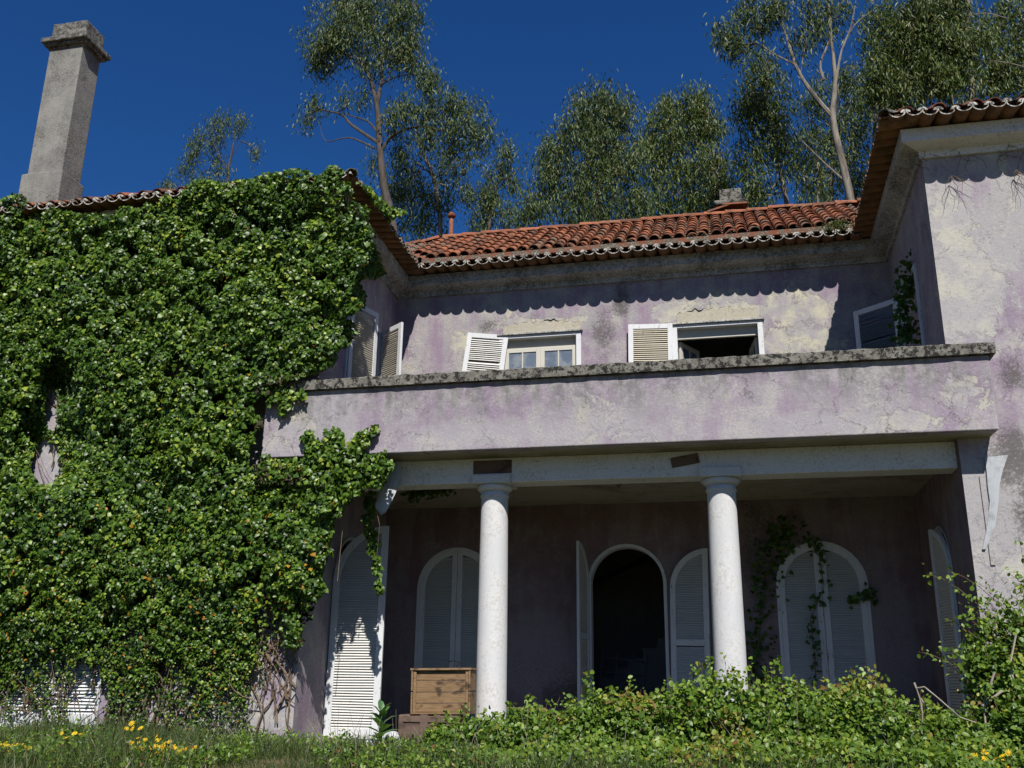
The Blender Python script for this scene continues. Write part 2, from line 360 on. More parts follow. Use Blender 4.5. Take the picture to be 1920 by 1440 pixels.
def leafmat(name, stops, gloss=.45, trans=.35, tcol=(.20, .33, .03), spec=.5):
    k = NT(name); t = k.attr('tone')
    c = k.ramp(t, stops)
    gn = k.n.new('ShaderNodeNewGeometry')
    k.done(c, gloss, None, spec=spec)
    tr = k.n.new('ShaderNodeBsdfTranslucent'); k.l.new(k.mix(.55, c, tcol), tr.inputs[0])
    mx = k.n.new('ShaderNodeMixShader'); mx.inputs[0].default_value = trans
    k.l.new(k.b.outputs[0], mx.inputs[1]); k.l.new(tr.outputs[0], mx.inputs[2]); k.l.new(mx.outputs[0], k.out.inputs[0])
    return k.m
m_ivy = leafmat('ivy_leaf', [(0, (.016, .040, .006)), (.4, (.045, .098, .010)), (.8, (.105, .18, .016)), (.955, (.22, .27, .03)), (.975, (.30, .17, .015)), (1, (.34, .13, .015))], .42, .22, (.15, .28, .012), .36)
m_bram = leafmat('bramble_leaf', [(0, (.030, .07, .010)), (.5, (.088, .16, .018)), (.88, (.175, .25, .028)), (.95, (.22, .24, .03)), (1, (.17, .075, .03))], .45, .32, (.2, .34, .02), .4)
m_euc = leafmat('eucalyptus_leaf', [(0, (.022, .040, .012)), (.5, (.054, .086, .022)), (.85, (.105, .138, .036)), (1, (.16, .12, .035))], .5, .22, (.11, .17, .02), .3)
m_euc2 = leafmat('eucalyptus_leaf_young', [(0, (.024, .043, .010)), (.5, (.062, .096, .019)), (.85, (.115, .15, .03)), (1, (.18, .13, .035))], .5, .25, (.13, .19, .02), .3)
m_grass = leafmat('grass_blade', [(0, (.022, .042, .010)), (.5, (.05, .085, .017)), (.8, (.10, .11, .035)), (1, (.17, .14, .07))], .55, .35, (.2, .28, .05))
m_deadleaf_shade = leafmat('dead_ivy_leaf_gap_shade', [(0, (.018, .016, .008)), (.6, (.03, .03, .012)), (1, (.07, .05, .028))], .7, .1, (.05, .04, .02), .15)  # dead inner leaves, darkened to paint the shade in gaps between ivy sprays
m_big = leafmat('broad_leaf', [(0, (.04, .11, .03)), (1, (.06, .15, .035))], .4, .25)
m_petal = leafmat('yellow_petal', [(0, (.62, .46, .008)), (1, (.70, .55, .015))], .6, .3, (.8, .6, .03))
def barkmat(name, a_, b_):
    k = NT(name); n = k.noise(3, 6, .6, k.map((3, 3, .6)))
    return k.done(k.mix(k.step(n, .4, .62), a_, b_), .85, k.noise(14, 5), .3, .02, .2)
m_bark = barkmat('eucalyptus_bark_pale', (.19, .17, .14), (.085, .072, .06))
m_bark2 = barkmat('eucalyptus_bark_dark', (.075, .062, .052), (.045, .037, .032))
m_vine = barkmat('vine_stem', (.16, .115, .08), (.09, .065, .045))
m_cane = barkmat('bramble_cane', (.13, .10, .05), (.12, .06, .04))
m_dead = barkmat('dead_cane', (.30, .27, .225), (.19, .16, .13))
k = NT('soil_and_litter'); a = k.noise(1.2, 8, .65); b = k.noise(22, 6, .7)
m_soil = k.done(k.mix(k.step(a, .4, .62), k.mix(b, (.05, .065, .02), (.11, .105, .045)), k.mix(b, (.10, .07, .045), (.20, .15, .09))), .95, b, .8, .05, .1)

# ------------------------------------------------------------------ ground
def gz(Y): t = np.clip((np.asarray(Y, float)-2.0)/7.2, 0, 1); return .84*t*t*(3-2*t)
GY = 0.84
xs = sorted(set([-600, -200, -80, -40] + list(np.arange(-24, 16.1, 1.0)) + [25, 40, 80, 200, 600]))
ys = sorted(set([-600, -200, -60, -20, -5] + list(np.arange(0, 14.1, .5)) + [16, 18, 22, 30, 45, 80, 200, 700]))
b_ = MB()
b_.v = [(x, y, float(gz(y)) + (.03*math.sin(x*1.7+y)*math.cos(y*1.3) if 9 < y < 12.2 else 0)) for y in ys for x in xs]
nx = len(xs)
for j in range(len(ys)-1):
    for i in range(nx-1): b_.f.append((j*nx+i, j*nx+i+1, (j+1)*nx+i+1, (j+1)*nx+i)); b_.m.append(0)
g = b_.build('ground', m_soil, smooth=True); g['kind'] = 'structure'

# ------------------------------------------------------------------ the house
HB = (-1.4, 12.4, GY)
house = thing('abandoned_house', 'derelict two-storey lilac house with tiled roof, columned porch and long balcony', 'house', HB)
XL, XR, YF, YW = -5.6, 2.82, 12.38, 15.5
XLO, XRO, YB = -15.0, 9.5, 22.5

def wall(plane, c, face, u0, u1, z0, z1, ops, thick=.28):
    """wall sheet at plane c; ops: (ua, ub, za, zs, r) arch when r, else top zs; returns MB (0 wall, reveals too)"""
    b = MB()
    def P(u, z, d=0.0):   # d = depth behind the face
        if plane == 'Y': return (u, c+d*face, z)
        return (c+d*face, u, z)
    def q(a, b2, c2, d2):
        b.quad(a, b2, c2, d2)
    cur = u0
    def grid(ua, ub, za, zb):
        if ub-ua < 1e-6 or zb-za < 1e-6: return
        q(P(ua, za), P(ub, za), P(ub, zb), P(ua, zb))
    for (ua, ub, za, zs, r) in sorted(ops):
        grid(cur, ua, z0, z1)
        if za > z0: grid(ua, ub, z0, za)
        n = 20 if r else 1; uc = (ua+ub)/2
        tp = []
        for i in range(n+1):
            u = ua+(ub-ua)*i/n
            if r:
                u = uc - r*math.cos(math.pi*i/n); tp.append((u, zs+r*math.sin(math.pi*i/n)))
            else: tp.append((u, zs))
        for i in range(n):
            (a0, h0), (a1, h1) = tp[i], tp[i+1]
            q(P(a0, h0), P(a1, h1), P(a1, z1), P(a0, z1))
            q(P(a0, h0), P(a0, h0, thick), P(a1, h1, thick), P(a1, h1))
        q(P(ua, za), P(ua, zs), P(ua, zs, thick), P(ua, za, thick))
        q(P(ub, za), P(ub, zs), P(ub, zs, thick), P(ub, za, thick))
        if za > z0: q(P(ua, za), P(ub, za), P(ub, za, thick), P(ua, za, thick))
        cur = ub
    grid(cur, u1, z0, z1)
    return b
ZT = 8.62
SPR = 3.10
# front of the left wing: a big shuttered window low down behind the ivy
wall('Y', YF, 1, XLO, XL, .5, ZT, [(-9.98, -8.45, 1.0, 2.05, 0)]).build('front_wall', m_rwall, house)
wall('X', XL, -1, YF, YW, .5, ZT, [(13.40, 14.70, GY, SPR, .65)], .25).build('side_wall', m_lilac, house)
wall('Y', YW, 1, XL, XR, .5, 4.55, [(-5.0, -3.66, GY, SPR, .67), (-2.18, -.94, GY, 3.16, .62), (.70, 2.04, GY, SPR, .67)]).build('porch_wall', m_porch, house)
wall('Y', YW, 1, XL, XR, 4.55, ZT, [(-3.66, -2.28, 5.7, 7.42, 0), (-.68, .74, 5.7, 7.42, 0)]).build('upper_wall', m_lilac, house)
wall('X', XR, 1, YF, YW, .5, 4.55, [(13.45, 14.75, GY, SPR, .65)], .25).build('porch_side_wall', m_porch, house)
wall('X', XR, 1, YF, YW, 4.55, ZT, [], .25).build('side_wall', m_lilac, house)
wall('Y', YF, 1, XR, XRO, .5, ZT, []).build('front_wall', m_rwall, house)
b = MB()
b.quad((XLO, YF, .5), (XLO, YB, .5), (XLO, YB, ZT), (XLO, YF, ZT)); b.quad((XRO, YF, .5), (XRO, YB, .5), (XRO, YB, ZT), (XRO, YF, ZT))
b.quad((XLO, YB, .5), (XRO, YB, .5), (XRO, YB, ZT), (XLO, YB, ZT))
b.build('rear_wall', m_lilac, house)
# rooms behind the openings
def room(name, x0, x1, y0, y1, z0, z1, openf, mat=m_dark):
    b = MB(); F = {'z0': [(x0, y0, z0), (x1, y0, z0), (x1, y1, z0), (x0, y1, z0)], 'z1': [(x0, y0, z1), (x1, y0, z1), (x1, y1, z1), (x0, y1, z1)],
      'x0': [(x0, y0, z0), (x0, y1, z0), (x0, y1, z1), (x0, y0, z1)], 'x1': [(x1, y0, z0), (x1, y1, z0), (x1, y1, z1), (x1, y0, z1)],
      'y0': [(x0, y0, z0), (x1, y0, z0), (x1, y0, z1), (x0, y0, z1)], 'y1': [(x0, y1, z0), (x1, y1, z0), (x1, y1, z1), (x0, y1, z1)]}
    for kk, q in F.items():
        if kk != openf: b.quad(*q)
    return b.build(name, mat, house)
room('hall_room', -3.5, .55, YW+.28, 19.5, GY-.01, 4.4, 'y0')
room('ground_room', -5.35, -3.55, YW+.28, 17.5, GY-.01, 4.4, 'y0')
room('ground_room', .60, 2.7, YW+.28, 17.5, GY-.01, 4.4, 'y0')
room('upper_room', -5.4, 2.7, YW+.28, 19.5, 4.72, 8.4, 'y0')
room('side_room', -8.0, XL-.25, 13.0, 15.2, GY-.01, 4.4, 'x1')
room('side_room', XR+.25, 5.2, 13.0, 15.2, GY-.01, 4.4, 'x0')
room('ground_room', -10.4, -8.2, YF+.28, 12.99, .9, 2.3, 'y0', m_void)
# porch floor, ceiling, beam
b = MB(); b.box(XL+.003, XR-.003, 12.05, YW-.003, .5, GY+.03); b.build('porch_floor', m_step, house, bevel=.02)
b = MB(); b.box(XL+.004, XR-.004, 12.86, YW-.004, 4.43, 4.545); b.build('porch_ceiling', m_soff, house)
b = MB(); b.box(XL+.005, XR-.005, 12.50, 12.855, 4.21, 4.548); b.build('porch_beam', [m_white], house, bevel=.012)
bm = MB(); bm.box(-3.305, -2.77, 12.492, 12.52, 4.335, 4.515); bm.build('beam_scar', m_case, house)
T = Matrix.Translation((-.47, 12.49, 4.42)) @ Matrix.Rotation(R(-9), 4, 'Y')
bm = MB(); bm.box(-.18, .18, -.012, .02, -.065, .065, T=T); bm.build('beam_scar', m_case, house)
b = MB(); b.tube([(-1.44, 13.5, 4.44), (-1.44, 13.5, 4.36), (-1.41, 13.5, 4.33), (-1.44, 13.5, 4.30), (-1.47, 13.5, 4.33)], .012); b.build('ceiling_hook', m_rust, house)
# columns
for cx in (-3.04, -.03):
    s = MB(); cy = 12.67
    s.lathe([(.198, GY), (.199, 1.3), (.196, 2.2), (.190, 3.2), (.182, 3.98), (.182, 4.02), (.196, 4.03), (.198, 4.05), (.186, 4.06), (.186, 4.10)], cx, cy, 40)
    c_ = s.build('column', m_col, house, smooth=True)
    for p in c_.data.polygons: p.use_smooth = True
    s = MB(); s.lathe([(.186, 4.10), (.205, 4.105), (.236, 4.14), (.24, 4.165), (.232, 4.188)], cx, cy, 40); s.build('capital', m_col, c_, smooth=True)
    s = MB(); s.box(cx-.262, cx+.262, cy-.262, cy+.262, 4.189, 4.305); s.build('abacus', m_col, c_, bevel=.01)
    s = MB(); s.box(cx-.27, cx+.27, cy-.27, cy+.27, GY+.03, 1.0); s.build('plinth', m_col, c_, bevel=.01)
# balcony
b = MB(); b.box(-6.2, 3.2, 12.0, 12.2, 4.552, 5.48)
bal = b.build('balcony', m_par, house, bevel=.012)
b = MB(); b.box(-6.19, 3.19, 12.2, 12.376, 4.554, 4.74); b.box(XL+.004, XR-.004, 12.376, YW-.004, 4.549, 4.74); b.build('balcony_slab', m_soff, bal)
b = MB(); b.box(XL+.006, XR-.006, 12.21, YW-.006, 4.741, 4.76); b.build('balcony_floor', m_deck, bal)
# coping: lengths of cast stone with uneven front edges
b = MB(); n = 90; r4 = random.Random(5)
ring = []
for i in range(n+1):
    x = -6.26+(3.27+6.26)*i/n; e = [r4.gauss(0, .0035) for _ in range(4)]
    ring.append([(x, 11.937+e[0], 5.481), (x, 11.937+e[1], 5.612+e[2]), (x, 11.955+e[1], 5.626+e[2]), (x, 12.27, 5.63+e[3]), (x, 12.27, 5.481)])
for i in range(n):
    for q in range(5): b.quad(ring[i][q], ring[i+1][q], ring[i+1][(q+1) % 5], ring[i][(q+1) % 5])
b.add(ring[0], [(0, 1, 2, 3, 4)]); b.add(ring[-1], [(4, 3, 2, 1, 0)])
b.build('coping', m_coping, bal)
# cornice and eaves along the whole front ---------------------------------
PATH = [((XLO, YF), 8.44), ((XL, YF), 8.44), ((XL, YW), 8.33), ((XR, YW), 8.36), ((XR, YF), 8.46), ((XRO, YF), 8.46)]
NRM = [(0, -1), (1, 0), (0, -1), (-1, 0), (0, -1)]
PROF = [(0.002, -.12), (.055, -.12), (.055, -.02), (.085, 0), (.14, .02), (.20, .055), (.235, .10), (.28, .105), (.28, .26), (.0, .26)]
PROF = [(.002, -.09), (.045, -.09), (.045, .0), (.05, .005), (.265, .04), (.285, .04), (.285, .225), (.0, .225)]
PROF = [(d, z+.02) for d, z in PROF]
def off(i, d):
    n0 = NRM[max(i-1, 0)]; n1 = NRM[min(i, 4)]
    p = PATH[i][0]
    if i == 0: return (p[0]+n1[0]*d, p[1]+n1[1]*d)
    if i == 5: return (p[0]+n0[0]*d, p[1]+n0[1]*d)
    return (p[0]+(n0[0]+n1[0])*d, p[1]+(n0[1]+n1[1])*d)
for s_ in range(5):
    b = MB()
    rows = []
    for e in (0, 1):
        rows.append([(*off(s_+e, d), PATH[s_+e][1]+z) for d, z in PROF])
    for j in range(len(PROF)-1):
        b.quad(rows[0][j], rows[1][j], rows[1][j+1], rows[0][j+1])
    b.build('cornice', m_corn if s_ in (1, 2, 3) else m_white, house)
# one eave tile: a hollow pan with limewashed rim and a mortar-filled cover beside it
def arc(r, a0, a1, n): return [(r*math.cos(a0+(a1-a0)*i/n), r*math.sin(a0+(a1-a0)*i/n)) for i in range(n+1)]
def shell(b, pts_o, pts_i, y0, y1, mo, mi, mend, drop=0.0):
    n = len(pts_o)
    vo0 = [(p[0], y0, p[1]) for p in pts_o]; vo1 = [(p[0], y1, p[1]+drop) for p in pts_o]
    vi0 = [(p[0], y0, p[1]) for p in pts_i]; vi1 = [(p[0], y1, p[1]+drop) for p in pts_i]
    for i in range(n-1):
        b.quad(vo0[i], vo0[i+1], vo1[i+1], vo1[i], mo); b.quad(vi0[i], vi1[i], vi1[i+1], vi0[i+1], mi)
        b.quad(vo0[i], vi0[i], vi0[i+1], vo0[i+1], mend); b.quad(vo1[i], vo1[i+1], vi1[i+1], vi1[i], mend)
    b.quad(vo0[0], vo1[0], vi1[0], vi0[0], mo); b.quad(vo0[-1], vi0[-1], vi1[-1], vo1[-1], mo)
b = MB()
po = [(p[0], p[1]*.82) for p in arc(.106, math.pi, 2*math.pi, 10)]; pi_ = [(p[0], p[1]*.82) for p in arc(.090, math.pi, 2*math.pi, 10)]
shell(b, po, pi_, 0, .40, 0, 0, 1, .03)
co_ = [(p[0]+.103, p[1]*.8-.012) for p in arc(.062, 0, math.pi, 8)]; ci_ = [(p[0]+.103, p[1]*.8-.012) for p in arc(.030, 0, math.pi, 8)]
shell(b, co_, ci_, .012, .40, 0, 0, 1, .03)
b.add([(p[0], .02, p[1]) for p in ci_], [tuple(range(9))], 1)
me_eave = bpy.data.meshes.new('eave_tile'); me_eave.from_pydata(b.v, [], b.f)
for m in (m_eave, m_lime): me_eave.materials.append(m)
me_eave.polygons.foreach_set('material_index', b.m); me_eave.polygons.foreach_set('use_smooth', [True]*len(b.f)); me_eave.update()
roofs = {}
b = MB(); b.box(-.001, .001, -.001, .001, 0, .002)
EO = .58   # overhang
def eave_row(seg, a0, a1, zfun, parent, name='eave_tile'):
    n = NRM[seg]; out = Vector((n[0], n[1], 0)); inn = -out
    across = Vector((0, 0, 1)).cross(inn) * -1     # local x
    L = abs(a1-a0); cnt = int(round(L/.206)); st = (a1-a0)/cnt
    for i in range(cnt):
        a = a0+st*(i+.5)
        base = PATH[seg][0]
        if n[0] == 0: p = Vector((a, base[1]+n[1]*EO, zfun(a)))
        else: p = Vector((base[0]+n[0]*EO, a, zfun(a)))
        Rm = Matrix((( across.x, inn.x, 0), (across.y, inn.y, 0), (0, 0, 1))).to_4x4()
        j = Matrix.Rotation(random.gauss(0, .03), 4, 'Z') @ Matrix.Rotation(random.gauss(0, .022), 4, 'Y')
        p += Vector((random.gauss(0, .004), random.gauss(0, .012), random.gauss(0, .006)))
        inst(name, me_eave, parent, Matrix.Translation(p) @ Rm @ j)
# roof slopes --------------------------------------------------------------
def corrug(b, o, ux, uy, wid, ln, pitch=.206, rows=1, amp=.035, mi=0):
    """wavy sheet of pan tiles: o origin, ux across (unit), uy up the slope (unit)"""
    ux = Vector(ux); uy = Vector(uy); nz = ux.cross(uy).normalized(); o = Vector(o)
    nc = int(wid/pitch); S = 6; rl = ln/rows
    for r_ in range(rows):
        for e in (0, 1):
            pass
        base = len(b.v)
        for e in (0, 1):
            for i in range(nc*S+1):
                x = i*pitch/S; h = amp*math.cos(2*math.pi*i/S)
                hh = h + (.0 if e else .022)
                b.v.append(tuple(o+ux*x+uy*(rl*(r_+e*1.06))+nz*hh))
        m = nc*S+1
        for i in range(nc*S): b.f.append((base+i, base+i+1, base+m+i+1, base+m+i)); b.m.append(mi)
# central roof
Y0, Z0, Y1, Z1 = 15.02, 8.78, 17.25, 10.24
sl_ = math.hypot(Y1-Y0, Z1-Z0); upv = Vector((0, (Y1-Y0)/sl_, (Z1-Z0)/sl_)); nrmv = Vector((1, 0, 0)).cross(upv)
b = MB(); ROWS = 8
corrug(b, (-6.9, Y0, Z0), (1, 0, 0), upv, 10.6, sl_, rows=ROWS)
b.box(-5.0, 2.3, 14.98, 15.04, 8.70, 8.78)
roof = b.build('roof', m_pan, house, smooth=False)
b = MB(); b.quad((-6.9, Y1, Z1-.03), (3.7, Y1, Z1-.03), (3.7, YB, 8.2), (-6.9, YB, 8.2)); b.build('rear_slope', m_pan, roof)
b = MB(); tp_o = arc(.085, 0, math.pi, 8); tp_i = arc(.071, 0, math.pi, 8)
def taper_tile(r0, r1, ln, th=.014, n=8, sq=.85):
    b = MB(); o0 = arc(r0, 0, math.pi, n); o1 = arc(r1, 0, math.pi, n); i0 = arc(r0-th, 0, math.pi, n); i1 = arc(r1-th, 0, math.pi, n)
    f = lambda P, y: [(p[0], y, p[1]*sq) for p in P]
    a0, a1, c0, c1 = f(o0, 0), f(o1, ln), f(i0, 0), f(i1, ln)
    for i in range(n):
        b.quad(a0[i], a0[i+1], a1[i+1], a1[i]); b.quad(c0[i], c1[i], c1[i+1], c0[i+1]); b.quad(a0[i], c0[i], c0[i+1], a0[i+1])
    me = bpy.data.meshes.new('roof_tile'); me.from_pydata(b.v, [], b.f); me.materials.append(m_tile); me.update()
    for p in me.polygons: p.use_smooth = (len(p.vertices) == 4)
    return me
me_cov = taper_tile(.093, .076, .44)
me_rid = taper_tile(.115, .095, .46)
me_hip = taper_tile(.095, .085, .40); me_hip.materials.clear(); me_hip.materials.append(m_chcap)
Rs = Matrix(((1, upv.x, nrmv.x), (0, upv.y, nrmv.y), (0, upv.z, nrmv.z))).to_4x4()
rl = sl_/ROWS
for i in range(38):
    x = -6.9+.206*(8+i)
    for r_ in range(ROWS):
        p = Vector((x, Y0, Z0))+upv*(rl*r_-.02)+nrmv*(.028+random.gauss(0, .004))
        if r_ == 0 and random.random() < .22: p += Vector((random.gauss(0, .03), .07, .01))
        if x < -5.0 - .0 and r_ < 1 + int((-5.0-x)/.25): continue
        j = Matrix.Rotation(random.gauss(0, .025), 4, 'Z') @ Matrix.Rotation(random.gauss(R(-3), .012), 4, 'X')
        inst('roof_tile', me_cov, roof, Matrix.Translation(p) @ Rs @ j)
# ridge tiles
xr = -5.3
while xr < 2.75:
    p = Vector((xr, Y1-.02, Z1+.02+random.gauss(0, .006)))
    inst('ridge_tile', me_rid, roof, Matrix.Translation(p) @ Matrix.Rotation(R(-90)+random.gauss(0, .02), 4, 'Z') @ Matrix.Rotation(random.gauss(0, .015), 4, 'X'))
    xr += .40
for kx in range(3):   # hip stub running down to the left
    p = Vector((-5.35-.37*kx, Y1-.10-.06*kx, Z1-.03-.085*kx)); inst('ridge_tile', me_rid, roof, Matrix.Translation(p) @ Matrix.Rotation(R(98), 4, 'Z') @ Matrix.Rotation(R(-13), 4, 'X'))
for px, yaw_, tilt in ((-.02, -90, 17), (.72, 90, 3)):
    inst('ridge_tile', me_rid, roof, Matrix.Translation((px, 17.25, 10.30 if px < 0 else 10.42)) @ Matrix.Rotation(R(yaw_), 4, 'Z') @ Matrix.Rotation(R(tilt), 4, 'X') @ Matrix.Diagonal((1.1, 1.0, .8, 1)))
eave_row(2, -5.2, 2.4, lambda a: 8.655, roof)
# wing roofs
def wing(x0, x1, zf, inner, name):
    t = .54; b = MB(); y0, y1 = YF-EO+.05, YB+.5; w2 = (x1-x0)/2; h = t*min(w2, 4.8)
    xm0, xm1 = x0+min(w2, 4.8), x1-min(w2, 4.8); ym = y0+4.8; z0 = zf+.035
    b.quad((x0, y0, z0), (x1, y0, z0), (xm1, ym, z0+h), (xm0, ym, z0+h))
    b.quad((x1, y0, z0), (x1, y1, z0), (xm1, y1-4.8, z0+h), (xm1, ym, z0+h))
    b.quad((x0, y0, z0), (xm0, ym, z0+h), (xm0, y1-4.8, z0+h), (x0, y1, z0))
    b.quad((xm0, ym, z0+h), (xm1, ym, z0+h), (xm1, y1-4.8, z0+h), (xm0, y1-4.8, z0+h))
    return b.build(name, m_pan, house)
ZE_L, ZE_R = 8.735, 8.795
rL = wing(-15.5, XL+EO-.06, ZE_L, 1, 'roof'); rR = wing(XR-EO+.06, 10.1, ZE_R, 0, 'roof')
eave_row(0, -12.4, XL+EO-.12, lambda a: ZE_L, rL)
eave_row(1, YF-EO+.15, YW-EO+.3, lambda a: ZE_L-(a-11.8)*.025, rL)
eave_row(4, XR-EO+.12, 6.2, lambda a: ZE_R, rR)
eave_row(3, YF-EO+.15, YW-EO+.3, lambda a: ZE_R-(a-11.8)*.035, rR)
t_ = .54
upw = Vector((0, 1, t_)).normalized(); nw = Vector((1, 0, 0)).cross(upw)
Rw = Matrix(((1, upw.x, nw.x), (0, upw.y, nw.y), (0, upw.z, nw.z))).to_4x4()
for (xa, xb, ze, rf) in ((XR-EO+.3, 6.1, ZE_R, rR), (-12.3, -6.6, ZE_L, rL)):
    n_ = int((xb-xa)/.206)
    for i in range(n_):
        if random.random() < .12: continue
        p = Vector((xa+.206*i+.06+random.gauss(0, .02), YF-EO+.12+random.gauss(0, .03), ze+.045))
        inst('roof_tile', me_cov, rf, Matrix.Translation(p) @ Rw @ Matrix.Rotation(random.gauss(0, .06), 4, 'Z'))
for (cx, cy, ze, rf, a) in ((XL+EO-.05, YF-EO+.03, ZE_L, rL, 45), (XR-EO+.05, YF-EO+.03, ZE_R, rR, -45)):
    inst('hip_tile', me_hip, rf, Matrix.Translation((cx, cy, ze+.0)) @ Matrix.Rotation(R(a), 4, 'Z') @ Matrix.Rotation(R(12), 4, 'X'))
# moss tuft at the right end of the eave
N = 700; C = np.column_stack([rng.normal(2.02, .13, N), rng.normal(15.0, .06, N), rng.normal(8.74, .05, N)])
leaves('moss', C, rdir(N)+np.array([0, -.3, .5]), rdir(N), rng.uniform(.02, .05, N), rng.uniform(.015, .03, N), m_grass, roof, 'ovate', tone=rng.uniform(.2, .75, N))['kind'] = 'stuff'
# chimneys -------------------------------------------------------------------
b = MB()
x0, x1, y0, y1 = -12.04, -11.33, 13.4, 13.93
b.box(x0, x1, y0, y1, 10.30, 12.99)
ch = b.build('chimney', m_chim, house, bevel=.015)
b = MB(); b.box(x0-.08, x1+.05, y0-.05, y1+.05, 9.0, 10.33); b.build('chimney_plinth', m_chim, ch, bevel=.02)
b = MB()
for (g_, za, zb) in ((.02, 12.985, 13.03), (.08, 13.03, 13.09), (.13, 13.09, 13.19)): b.box(x0-g_, x1+g_, y0-g_, y1+g_, za, zb)
b.build('chimney_cap', m_chcap, ch, bevel=.02)
b = MB(); b.box(x0-.01, x1+.01, y0-.01, y1+.01, 13.2, 13.56); b.build('chimney_top', m_chcap, ch, bevel=.02)
b = MB(); b.box(.16, .72, 18.1, 18.6, 9.6, 10.92); c2 = b.build('small_chimney', m_coping, house, bevel=.02)
b = MB(); b.box(.10, .78, 18.04, 18.66, 10.92, 11.02); b.box(.22, .66, 18.16, 18.54, 11.02, 11.32); b.build('chimney_cap', m_coping, c2, bevel=.03)
b = MB(); b.tube([(-5.53, 18.5, 10.2), (-5.53, 18.5, 11.42)], .045, 10); pp = b.build('flue_pipe', m_rust, house, smooth=True)
b = MB(); b.lathe([(.05, 11.40), (.09, 11.42), (.10, 11.46), (.03, 11.53), (.0, 11.55)], -5.53, 18.5, 14); b.build('flue_cowl', m_rust, pp)

# shutters ---------------------------------------------------------------
def leaf(name, T, wd, ht, parent, arch=False, rails=(), slatmat=None, st=.085, pitch=.036, missing=0.0, label=None):
    """louvred leaf: local x from hinge 0 to wd, y thickness, z up. arch: top rises from the hinge side to the free side"""
    th = .021; b = MB(); r = wd; ri = r-st
    spr = ht-r if arch else ht
    if arch:
        b.box(0, st, -th, th, 0, spr)
        b.box(wd-st, wd, -th, th, 0, ht-.002)
        n = 14
        for i in range(n):
            a0, a1 = math.pi/2*i/n, math.pi/2*(i+1)/n
            q = []
            for a in (a0, a1):
                xo, zo = wd-r*math.cos(a), spr+r*math.sin(a); xi, zi = wd-ri*math.cos(a), spr+ri*math.sin(a)
                xi = min(xi, wd-st*.98); xo = min(xo, wd-st*.9)
                q.append(((xo, zo), (xi, zi)))
            (o0, i0), (o1, i1) = q
            v = [(o0[0], -th, o0[1]), (i0[0], -th, i0[1]), (i1[0], -th, i1[1]), (o1[0], -th, o1[1])]
            v += [(p[0], th, p[2]) for p in v]
            b.add(v, [(0, 1, 2, 3), (7, 6, 5, 4), (0, 3, 7, 4), (1, 5, 6, 2)])
    else:
        b.box(0, st, -th, th, 0, ht); b.box(wd-st, wd, -th, th, 0, ht); b.box(st, wd-st, -th+.002, th-.002, ht-st, ht-.001)
    b.box(st, wd-st, -th+.002, th-.002, 0.0, .13)
    for z in rails: b.box(st, wd-st, -th+.002, th-.002, z-.045, z+.045)
    b.xf(T)
    o = b.build(name, m_shut, parent, bevel=.004)
    if label: o['label'] = label
    s = MB(); z = .13+.02
    while z < ht-(.02 if arch else st+.01):
        if any(abs(z-q) < .06 for q in rails) or random.random() < missing: z += pitch; continue
        xa = st-.004
        if arch and z > spr:
            dz = z-spr
            if dz >= ri-.03: break
            xa = wd-math.sqrt(ri*ri-dz*dz)-.01
        xb = wd-st+.004
        if xb-xa < .03: break
        ti = R(50)+random.gauss(0, .035); tl = random.gauss(0, .011)
        TT = Matrix.Translation(((xa+xb)/2, 0, z)) @ Matrix.Rotation(tl, 4, 'Y') @ Matrix.Rotation(ti, 4, 'X')
        s.box(-(xb-xa)/2, (xb-xa)/2, -.0235, .0235, -.0035, .0035, T=TT); z += pitch
    s.xf(T); l = s.build('louvre_slats', slatmat or m_slat, o); l['kind'] = 'stuff'
    return o
def hang(p, ang, tilt=0.0, lean=0.0, flip=1):
    """hinge at p, leaf pointing along angle ang (deg, from +X toward +Y)"""
    return Matrix.Translation(p) @ Matrix.Rotation(R(ang), 4, 'Z') @ Matrix.Rotation(R(tilt), 4, 'Y') @ Matrix.Rotation(R(lean), 4, 'X') @ Matrix.Diagonal((1, flip, 1, 1))
def arch_frame(name, plane, c, face, uc, r, z0, spr, wd, dep, mat, parent):
    b = MB(); n = 20
    def P(u, z, d): return (u, c+d*face, z) if plane == 'Y' else (c+d*face, u, z)
    pr = [(-r, z0), (-r, spr)] + [(-r*math.cos(math.pi*i/n), spr+r*math.sin(math.pi*i/n)) for i in range(1, n)] + [(r, spr), (r, z0)]
    q = r-wd; pi2 = [(-q, z0), (-q, spr)] + [(-q*math.cos(math.pi*i/n), spr+q*math.sin(math.pi*i/n)) for i in range(1, n)] + [(q, spr), (q, z0)]
    for i in range(len(pr)-1):
        o0, o1, i0, i1 = pr[i], pr[i+1], pi2[i], pi2[i+1]
        b.quad(P(uc+o0[0], o0[1], dep[0]), P(uc+o1[0], o1[1], dep[0]), P(uc+i1[0], i1[1], dep[0]), P(uc+i0[0], i0[1], dep[0]))
        b.quad(P(uc+i0[0], i0[1], dep[0]), P(uc+i1[0], i1[1], dep[0]), P(uc+i1[0], i1[1], dep[1]), P(uc+i0[0], i0[1], dep[1]))
    return b.build(name, mat, parent)
FZ = GY+.035
